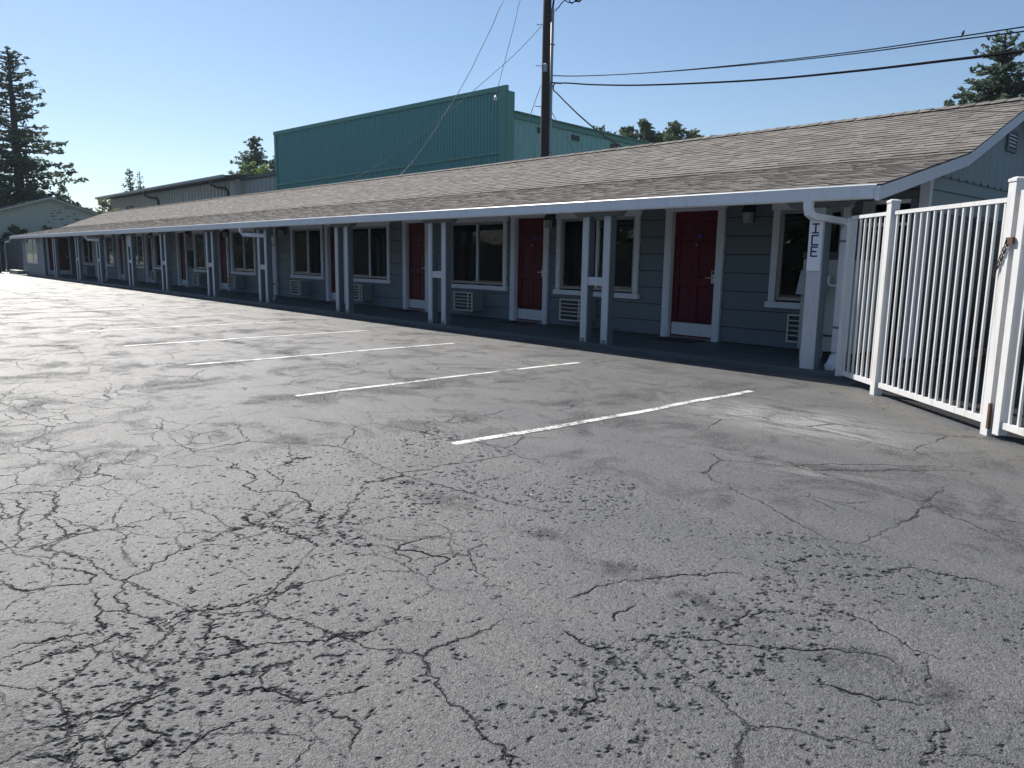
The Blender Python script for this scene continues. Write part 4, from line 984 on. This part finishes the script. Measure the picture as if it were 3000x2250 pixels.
hs = thing('house', (-64, 12, 0), 'pale olive boarded house gable with peeling paint beyond the motel end', 'house')
XH = -62.0; rY, rZ = 12.4, 5.02; eR = (15.6, 3.98); eL = (7.6, 3.45)
g = G(); g.prism([(15.4, 0), (15.4, 4.0), (rY, rZ-.08), (8.0, 3.55), (8.0, 0)], 'x', XH-9, XH-.03, 'olive'); put('wall', g, hs)
for k in range(24):
    z0 = .1+k*.2; z1 = z0+.2
    ya = 8.0 if z0 < 3.5 else 8.0+(z1-3.55)/(rZ-.1-3.55)*(rY-8.0); yb = 15.4 if z1 < 4.0 else 15.4-(z1-4.0)/(rZ-.1-4.0)*(15.4-rY)
    if yb-ya < .3: continue
    gg = G(); gg.prism([(XH-.03, z0+.004), (XH+.004, z0+.004), (XH-.014, z1-.002), (XH-.03, z1-.002)], 'y', ya, yb, 'olive'); put('clapboard', gg, hs)
for (ya, za), (yb, zb) in (((rY, rZ), eR), (eL, (rY, rZ))):
    g = G(); g.prism([(ya, za), (yb, zb), (yb, zb+.10), (ya, za+.10)], 'x', XH-9.2, XH+.35, 'darktrim'); put('roof_slope', g, hs)
    g = G(); g.prism([(ya, za-.10), (yb, zb-.10), (yb, zb+.02), (ya, za+.02)], 'x', XH+.351, XH+.39, 'olive'); put('rake_board', g, hs)
rp = random.Random(21)
for k in range(22):
    y = rp.gauss(12.95, .45); z = rp.gauss(3.75, .38)
    if z > 4.3 or y > 14.2: continue
    w = rp.uniform(.06, .42); h = rp.uniform(.03, .08); z = .1+round((z-.1)/.2)*.2+rp.uniform(.02, .1)
    gg = G(); P = [(y, z), (y+w*.3, z-h*.2), (y+w, z+h*.1), (y+w*.95, z+h), (y+w*.5, z+h*.8), (y+.02, z+h)]
    gg.prism(P, 'x', XH-.02, XH+.0065, 'peel'); put('peeled_patch', gg, hs)

# dark fence, pole and planter at the far end of the lot
fc = thing('board_fence', (-57, 9.3, 0), 'dark board fence in shade past the left end of the motel', 'fence')
for k in range(32):
    g = G(); x = -52.35-k*.31; g.box(x-.30, x-.004, 9.25+random.uniform(-.008, .008), 9.28, .02, 2.12+random.uniform(-.03, .03), 'darkfence'); put('fence_board', g, fc)
g = G(); g.box(-62.2, -52.3, 9.285, 9.33, 1.8, 1.9, 'darkfence'); g.box(-62.2, -52.3, 9.285, 9.33, .4, .5, 'darkfence'); put('fence_rail', g, fc)
t = thing('steel_post', (-54.9, 8.05, 0), 'slim steel post with a pipe beside it where the gutter ends', 'post')
g = G(); g.tube([(-54.9, 8.05, 0), (-54.9, 8.05, 2.75)], .07, 'galv', 10); put('shaft', g, t)
g = G(); g.tube([(-52.25, 8.33, 2.0), (-52.5, 8.33, 1.85), (-53.6, 8.30, 1.80), (-53.75, 8.28, 1.7), (-53.75, 8.28, .3), (-53.4, 8.2, .1)], .05, 'galv', 8); put('drain_pipe', g, t)
g = G(); g.tube([(-54.9, 8.05, 0), (-54.9, 8.05, .8)], .11, 'rust', 10); put('collar', g, t)
g = G(); g.box(-53.6, -50.9, 8.35, 8.70, 0, .22, 'concrete', .02); tag(put('planter_kerb', g), 'low pale concrete block on the ground at the far left end', 'kerb block')

# ================================================================ POLE AND WIRES
pole = thing('utility_pole', (-17.7, 17.3, 0), 'tall dark wooden utility pole rising behind the motel ridge', 'utility pole')
g = G(); g.tube([(-17.70, 17.3, 0), (-17.70, 17.3, 4), (-17.72, 17.29, 8), (-17.73, 17.28, 12)], [.165, .150, .135, .12], 'pole', 16); put('shaft', g, pole, smooth=True)
g = G(); g.tube([(-17.59, 17.39, 0), (-17.59, 17.39, 8.85)], .055, 'conduit', 10); put('conduit', g, pole, smooth=True)
g = G(); g.tube([(-17.59, 17.39, 8.85), (-17.57, 17.41, 9.1), (-17.5, 17.45, 9.3), (-17.6, 17.38, 9.6)], .03, 'cable', 6); put('conduit_cable', g, pole)
for z in (4.6, 5.6, 6.6, 7.8):
    g = G(); g.tube([(-17.66, 17.34, z), (-17.55, 17.43, z)], .072, 'galv', 8); 
    g = G(); g.box(-17.665, -17.52, 17.33, 17.46, z, z+.03, 'galv'); put('strap', g, pole)
for z in (4.9, 6.0, 7.2, 8.4):
    g = G(); g.tube([(-17.78, 17.22, z), (-17.94, 17.08, z), (-17.94, 17.08, z+.03)], .012, 'galv', 6); put('step_bolt', g, pole)
g = G(); g.box(-17.66, -17.54, 17.10, 17.18, 6.98, 7.22, 'conduit', .01); put('meter_tag', g, pole)
# transformer with hanging leads, just entering the frame
g = G(); cx, cy = -17.20, 17.62
g.tube([(cx, cy, 9.22), (cx, cy, 9.24), (cx, cy, 9.3), (cx, cy, 10.1), (cx, cy, 10.16)], [.12, .24, .26, .26, .2], 'rust', 18); put('transformer', g, pole, smooth=True)
rw = random.Random(4)
for (dx, z0, dx2, z1, sag) in [(.1, 9.25, .62, 9.4, .5), (.15, 9.2, .75, 9.5, .35), (-.1, 9.1, .45, 9.2, .28), (0, 9.2, .28, 9.1, .3), (.2, 9.2, .5, 9.35, .42), (-.35, 8.75, -.02, 9.1, -.05)]:
    pts = []
    for k in range(9):
        tt = k/8; x = dx+(dx2-dx)*tt; pts.append((cx+x*.72, cy+x*.7, z0+(z1-z0)*tt-sag*4*tt*(1-tt)*.6+rw.uniform(-.02, .02)))
    g = G(); g.tube(pts, .016, 'cable', 5); put('jumper_lead', g, pole)
def wire(name, pts, r, label, mat='cable', n=6, twist=0):
    # resample with a smooth spline, keep the hand-built sag
    P = [Vector(p) for p in pts]; out = []
    for i in range(len(P)-1):
        a, b, c_, d = P[max(i-1, 0)], P[i], P[i+1], P[min(i+2, len(P)-1)]
        for k in range(6):
            t = k/6; out.append(.5*((2*b)+(-a+c_)*t+(2*a-5*b+4*c_-d)*t*t+(-a+3*b-3*c_+d)*t**3))
    out.append(P[-1]); g = G(); g.tube(out, r, mat, n); o = put(name, g, smooth=True); return tag(o, label, 'cable')
def ext(pts, k=6.0):
    a, b = Vector(pts[-2]), Vector(pts[-1]); return pts+[tuple(b+(b-a).normalized()*k)]
wire('overhead_wire', ext([(-17.58, 17.42, 6.92), (-16.09, 17.11, 6.62), (-13.0, 16.37, 6.09), (-9.38, 15.29, 5.52), (-6.66, 14.22, 5.08), (-4.47, 13.1, 4.71), (-3.53, 12.51, 4.53)]), .010, 'thin upper wire running right from the pole, with a bird on it')
wire('overhead_wire', ext([(-17.58, 17.42, 6.91), (-16.05, 17.06, 6.6), (-12.9, 16.25, 6.05), (-9.25, 15.08, 5.44), (-6.54, 13.97, 4.98), (-4.51, 12.9, 4.62), (-3.44, 12.23, 4.4)]), .010, 'thin wire just below the bird wire, right of the pole')
wire('service_cable', ext([(-17.62, 17.38, 6.71), (-17.07, 17.25, 6.59), (-16.6, 17.14, 6.5), (-15.1, 16.76, 6.17), (-12.78, 16.13, 5.72), (-9.13, 14.93, 5.08), (-6.43, 13.8, 4.64), (-4.42, 12.72, 4.3), (-3.36, 12.04, 4.1)]), .020, 'thick black cable running right from the pole over the roof')
wire('drop_cable', [(-17.01, 17.25, 6.57), (-17.28, 17.24, 6.60), (-17.30, 17.22, 6.42), (-16.94, 17.01, 6.24), (-16.05, 16.52, 5.77), (-14.96, 15.95, 5.2), (-13.57, 15.25, 4.52), (-12.17, 14.59, 3.92), (-11.9, 14.5, 3.75)], .019, 'thick cable looping off the pole and dropping behind the ridge')
wire('guy_wire', [(-17.73, 17.28, 10.9), (-18.39, 16.19, 9.1), (-18.83, 16.01, 8.28), (-19.25, 15.82, 7.51), (-19.45, 15.73, 7.13), (-19.94, 15.47, 6.29), (-20.26, 15.27, 5.79), (-20.52, 15.12, 5.34), (-21.19, 14.66, 4.33), (-21.56, 14.36, 3.87), (-21.79, 14.18, 3.55)], .010, 'steep wire from above the frame down to the ridge, left of the pole', 'wire')
wire('guy_wire', [(-17.83, 17.17, 8.36), (-18.52, 17.01, 7.85), (-19.33, 16.78, 7.31), (-21.34, 16.07, 5.99), (-22.46, 15.61, 5.26), (-23.59, 15.08, 4.58), (-24.94, 14.35, 3.86), (-25.32, 14.14, 3.62)], .010, 'long slanting wire from the pole across the teal front to the ridge', 'wire')
wire('tie_wire', [(-20.0, 20.0, 13.5), (-25.08, 22.95, 12.14), (-25.52, 23.02, 11.3), (-26.27, 23.13, 9.87), (-26.98, 23.22, 8.49)], .012, 'faint thin wire dropping to the insulator on the teal corner', 'wire')
wire('tie_wire', [(-17.82, 17.18, 6.62), (-19.03, 17.98, 6.18), (-20.78, 19.16, 5.51), (-22.25, 20.13, 4.95)], .010, 'short thin wire left of the pole over the pale side wall', 'wire')
wire('tie_wire', [(-17.58, 17.42, 5.87), (-18.04, 18.45, 5.37), (-18.53, 19.64, 4.83)], .010, 'short thin wire right of the pole over the pale side wall', 'wire')
bd = thing('bird', (-4.49, 13.12, 4.74), 'small dark bird perched on the upper wire', 'bird')
g = G(); g.tube([(-4.502, 13.12, 4.720), (-4.496, 13.12, 4.745), (-4.49, 13.12, 4.768), (-4.486, 13.12, 4.784), (-4.480, 13.12, 4.794)], [.006, .018, .019, .014, .007], 'bird', 8); put('body', g, bd, smooth=True)
g = G(); g.tube([(-4.50, 13.12, 4.735), (-4.515, 13.12, 4.695)], [.009, .006], 'bird', 6); put('tail', g, bd)
g = G(); g.tube([(-4.474, 13.12, 4.790), (-4.458, 13.12, 4.788)], [.004, .001], 'bird', 5); put('beak', g, bd)

# ================================================================ TREES
def leaves(V, F, c, r, n, size, rnd, squash=1., droop=0.):
    for _ in range(n):
        while True:
            d = Vector((rnd.uniform(-1, 1), rnd.uniform(-1, 1), rnd.uniform(-1, 1)))
            if d.length < 1: break
        p = c+Vector((d.x*r, d.y*r, d.z*r*squash)); s = size*rnd.uniform(.6, 1.4)
        a = Vector((rnd.gauss(0, 1), rnd.gauss(0, 1), rnd.gauss(0, .7))).normalized(); b = a.cross(Vector((rnd.gauss(0, 1), rnd.gauss(0, 1), rnd.gauss(0, 1)))).normalized()
        i = len(V); V += [p-a*s, p-b*s*.45, p+a*s, p+b*s*.45]; F.append((i, i+1, i+2, i+3))
def conifer(base, H, rad, z_low, label, seed, nl=60, pw=.85, mat='needle', lean=0, skew=None, size=.22, sparse=0., tr=None, cat='tree', name='conifer'):
    rnd = random.Random(seed); base = Vector(base); t = thing(name, tuple(base), label, cat)
    g = G(); tw = tr or H*.014
    top_ = base+Vector((lean, 0, H)); g.tube([base, base+(top_-base)*.4, base+(top_-base)*.8, top_], [tw*1.3, tw, tw*.5, .02], 'bark', 8)
    V, F = [], []; z = z_low
    limb = G()
    while z < H*.985:
        u = (z-z_low)/(H-z_low); prof = (1-u)**pw*(1 if u > .08 else .6+u*5)
        nb = rnd.randint(3, 5)+(3 if sparse == 0 else 0); a0 = rnd.uniform(0, 6.3)
        for k in range(nb):
            if rnd.random() < sparse: continue
            a = a0+k*6.283/nb+rnd.uniform(-.4, .4); L = rad*prof*rnd.uniform(.55, 1.12)+.12
            if skew: L *= 1+skew*math.sin(a)*(1-u)
            p0 = base+(top_-base)*(z/H); up_ = rnd.uniform(-.12, .28)+(.35 if u > .8 else 0)
            p1 = p0+Vector((math.cos(a)*L, math.sin(a)*L, up_*L)); pm = (p0+p1)/2+Vector((0, 0, -.04*L))
            if L > .7: limb.tube([p0, pm, p1], [max(.02, tw*.22), max(.014, tw*.13), .008], 'bark', 4, False)
            m_ = max(2, int(L/(size*1.5)))
            for q in range(m_):
                tq = .14+.86*(q+.5)/m_
                if rnd.random() < .10+sparse*.5: continue
                c = p0.lerp(p1, tq)+Vector((rnd.uniform(-1, 1), rnd.uniform(-1, 1), rnd.uniform(-.7, .5)))*size*.8
                leaves(V, F, c, size*1.9*(1-.3*tq)*(1-.6*u), max(3, int(nl*.12*(1-.45*u))), size*.75*(1-.35*u), rnd, .55)
        z += H*.018*rnd.uniform(.7, 1.3)
    put('trunk', g, t); 
    if limb.v: put('branches', limb, t)
    gc = G(); gc.poly(V, F, mat); put('crown', gc, t); return t
def broad(base, H, rad, z_low, label, seed, n=26, mat='oak', size=.22, per=60, cat='tree', name='broadleaf_tree', tall=1.):
    rnd = random.Random(seed); base = Vector(base); t = thing(name, tuple(base), label, cat)
    g = G(); cz = (H+z_low)/2; hz = (H-z_low)/2
    g.tube([base, base+Vector((0, 0, z_low)), base+Vector((0, 0, cz))], [H*.022, H*.018, H*.008], 'bark', 8)
    V, F = [], []
    for k in range(n):
        while True:
            d = Vector((rnd.uniform(-1, 1), rnd.uniform(-1, 1), rnd.uniform(-1, 1)))
            if .35 < d.length < 1: break
        c = base+Vector((d.x*rad, d.y*rad, cz+d.z*hz)); r = rad*rnd.uniform(.18, .36)
        g.tube([base+Vector((0, 0, z_low+.2*hz)), (base+Vector((0, 0, cz))+c)/2, c], [H*.007, H*.005, .01], 'bark', 4, False)
        leaves(V, F, c, r, per, size, rnd, .75)
    put('trunk', g, t); gc = G(); gc.poly(V, F, mat); put('crown', gc, t); return t
conifer((-70.95, 12.26, 0), 16.6, 4.3, 3.6, 'tallest conifer at the left edge, full airy crown reaching right', 1, 130, pw=.55, size=.26, skew=.22, sparse=.06, tr=.34)
conifer((-75.6, 10.6, 0), 17.2, 3.6, 4.0, 'second tall conifer, its trunk cut by the left frame edge', 2, 110, pw=.55, size=.26, sparse=.08, tr=.3)
conifer((-73.66, 14.2, 0), 6.3, .9, 3.0, 'very small conifer tip just left of the olive gable ridge', 3, 40, size=.2)
conifer((-92.89, 19.9, 0), 8.35, 1.5, 3.5, 'small round topped conifer behind the olive house roof', 4, 60, size=.24)
conifer((-86.53, 24.76, 0), 9.95, 1.45, 5.0, 'left of two slim conifers above the grey shed', 5, 60, size=.22, sparse=.1)
conifer((-88.18, 26.23, 0), 9.9, 1.15, 5.0, 'right of two slim conifers above the grey shed, thinner', 6, 50, size=.2, sparse=.3)
broad((-85, 28.6, 0), 7.75, 2.2, 5.5, 'low green treetop showing above the grey shed roof edge', 7, 14, size=.2, per=40)
conifer((-82.3, 36.4, 0), 14.0, 4.0, 7.0, 'pointed conifer behind the shed, left of the teal building', 8, 150, size=.3, skew=0)
conifer((-80.5, 38.6, 0), 12.6, 3.6, 7.0, 'darker conifer touching the left edge of the teal building', 9, 150, size=.3)
broad((-78.5, 34.6, 0), 10.7, 1.5, 8.0, 'bright green round treetop in front of the dark conifers', 10, 22, 'bright', .14, 70)
broad((-67.83, 17.29, 0), 5.45, 1.6, 2.2, 'yellowish shrub between the olive house and the grey shed', 11, 34, 'shrub', .16, 60, 'shrub', 'shrub')
broad((-66.5, 18.9, 0), 4.9, 1.3, 2.0, 'smaller yellowish shrub at the foot of the grey shed', 13, 24, 'shrub', .15, 50, 'shrub', 'shrub')
broad((-67.2, 9.6, 0), 5.5, 2.0, 2.2, 'rounded dark bush under the tall conifers at the left edge', 14, 34, 'hedge', .18, 60, 'bush', 'bush')
broad((-68.5, 12.2, 0), 5.6, 1.6, 2.2, 'dark bush right of the tall conifer trunk', 15, 26, 'hedge', .18, 50, 'bush', 'bush')
hg = [((-60.6, 9.9, 0), 2.95, 1.0, 'dark leafy bush at the foot of the olive gable, left'), ((-60.4, 11.7, 0), 3.0, 1.1, 'dark leafy bush at the foot of the olive gable, middle'), ((-60.5, 13.4, 0), 2.8, 1.1, 'dark leafy bush at the foot of the olive gable, right')]
for i, (p_, h_, r_, l_) in enumerate(hg): broad(p_, h_, r_, .4, l_, 30+i, 24, 'hedge', .14, 50, 'bush', 'bush')
k = 1.0
broad((-50.36, 55.58, 0), 14.1, 1.9, 11.5, 'lone wispy treetop above the teal side roof', 16, 12, 'oak', .26, 26)
broad((-51.78, 60.98, 0), 14.2, 2.3, 10.0, 'leftmost loose treetop of the far grove right of the pole', 17, 18, 'oak', .28, 45)
broad((-50.6, 62.6, 0), 15.3, 2.5, 10.0, 'tall loose treetop in the middle of the far grove', 27, 20, 'oak', .28, 50)
broad((-49.35, 63.93, 0), 14.9, 2.9, 9.5, 'densest treetop of the far grove right of the pole', 18, 40, 'oak', .28, 80)
broad((-48.2, 66.0, 0), 14.6, 2.6, 10.0, 'right shoulder of the far grove, dense', 19, 26, 'oak', .28, 60)
broad((-46.3, 65.6, 0), 14.0, 1.6, 11.0, 'small open treetop right of the far grove', 20, 14, 'oak', .25, 34)
broad((-44.9, 66.9, 0), 13.6, 1.5, 11.0, 'rightmost airy treetop of the far grove', 28, 14, 'oak', .25, 30)
conifer((-11.45, 38.33, 0), 11.0, 3.2, 4.5, 'large conifer above the roof at the right edge', 21, 130, pw=.65, size=.2, sparse=0.0, tr=.2)
conifer((-9.4, 38.6, 0), 10.0, 2.6, 4.5, 'second conifer crown at the right frame edge', 22, 110, pw=.65, size=.2, sparse=.05)
broad((-13.3, 39.7, 0), 9.15, .75, 7.2, 'small leafy clump left of the big right conifer', 23, 12, 'oak', .15, 40)
# hills
g = G(); rh = random.Random(9); n = 70; pts = []
for k in range(n+1):
    a = R(60)+R(75)*k/n; Dd = 620; dx, dy = -math.sin(a), math.cos(a)
    hz = 22+9*math.sin(k*.33+1)+6*math.sin(k*.81)+3*rh.random()+(12 if k > 30 else 0)
    pts.append((dx, dy, hz))
V = []
for dx, dy, hz in pts:
    for rr_, zz in ((520, -1), (560, hz*.5), (620, hz), (700, hz*.6)): V.append((dx*rr_, dy*rr_, zz))
g.poly(V, [(i*4+j, i*4+j+1, i*4+5+j, i*4+4+j) for i in range(n) for j in range(3)], 'hill')
tag(put('hills', g, smooth=True), None, None, kind='structure')

# ================================================================ ACROSS THE LOT, BEHIND THE CAMERA (seen only mirrored in the windows)
for i, (x, y, h_, r_) in enumerate([(-38, -24, 8, 4), (-30, -27, 9.5, 4.5), (-46, -25, 9, 5), (-21, -26, 8.5, 4.5), (-55, -26, 9, 5), (-12, -25, 8, 4.5), (-4, -27, 9, 4.5), (5, -25, 8, 4.5)]):
    broad((x, y, 0), h_, r_, .6, ['rounded', 'tall', 'wide', 'leafy', 'dense', 'low', 'open', 'dark'][i]+' street tree across the parking lot', 60+i, 44, 'oak', .45, 70)
nb = thing('garage', (-48, -16, 0), 'pale garage with a low gabled roof across the lot', 'garage')
g = G(); g.box(-52, -43, -22, -16, 0, 2.3, 'greyflat'); put('wall', g, nb)
g = G(); g.prism([(-52.5, 2.31), (-42.5, 2.31), (-47.5, 3.9)], 'y', -22.4, -15.6, 'concrete'); put('roof', g, nb)
hd = thing('hedge', (-45, -9.5, 0), 'long unseen hedge added to darken the window reflections', 'hedge'); rnd_ = random.Random(77); V = []; F = []  # unseen hedge, added to keep bright asphalt out of the window reflections
for i, (x, y) in enumerate([(-66, -24), (-78, -22), (-90, -24), (-103, -22), (-117, -24), (-132, -22), (-148, -24), (-166, -22)]):  # unseen tree row, added so the far windows reflect something dark
    broad((x, y, 0), 8.5, 7.5, .3, ['first', 'second', 'third', 'fourth', 'fifth', 'sixth', 'seventh', 'eighth'][i]+' unseen tree from the garage, added to darken the far window reflections', 90+i, 34, 'oak', .6, 40)
V = []; F = []
for k_ in range(260): leaves(V, F, Vector((-92+k_*.36, -9.5+rnd_.uniform(-.3, .3), rnd_.uniform(.4, 2.0))), .8, 30, .14, rnd_, .9)
g = G(); g.poly(V, F, 'hedge'); put('foliage', g, hd)
g = G(); g.box(-92, 1.5, -9.8, -9.2, 0, 2.1, 'earth'); put('branches', g, hd)  # solid core that keeps the added hedge opaque

# ================================================================ AIR
hm = bpy.data.materials.new('thin_summer_haze'); hm.use_nodes = True; hn = hm.node_tree.nodes
for n_ in list(hn):
    if n_.type == 'BSDF_PRINCIPLED': hn.remove(n_)
pv = hn.new('ShaderNodeVolumePrincipled'); pv.inputs['Color'].default_value = (.72, .87, 1, 1); pv.inputs['Density'].default_value = .00028; pv.inputs['Anisotropy'].default_value = .2
hm.node_tree.links.new(pv.outputs[0], hn['Material Output'].inputs['Volume'])
M['haze'] = hm; g = G(); g.box(-960, 960, -960, 960, -1.8, 60, 'haze'); tag(put('haze', g, origin=(0, 0, 0)), None, None, kind='stuff')
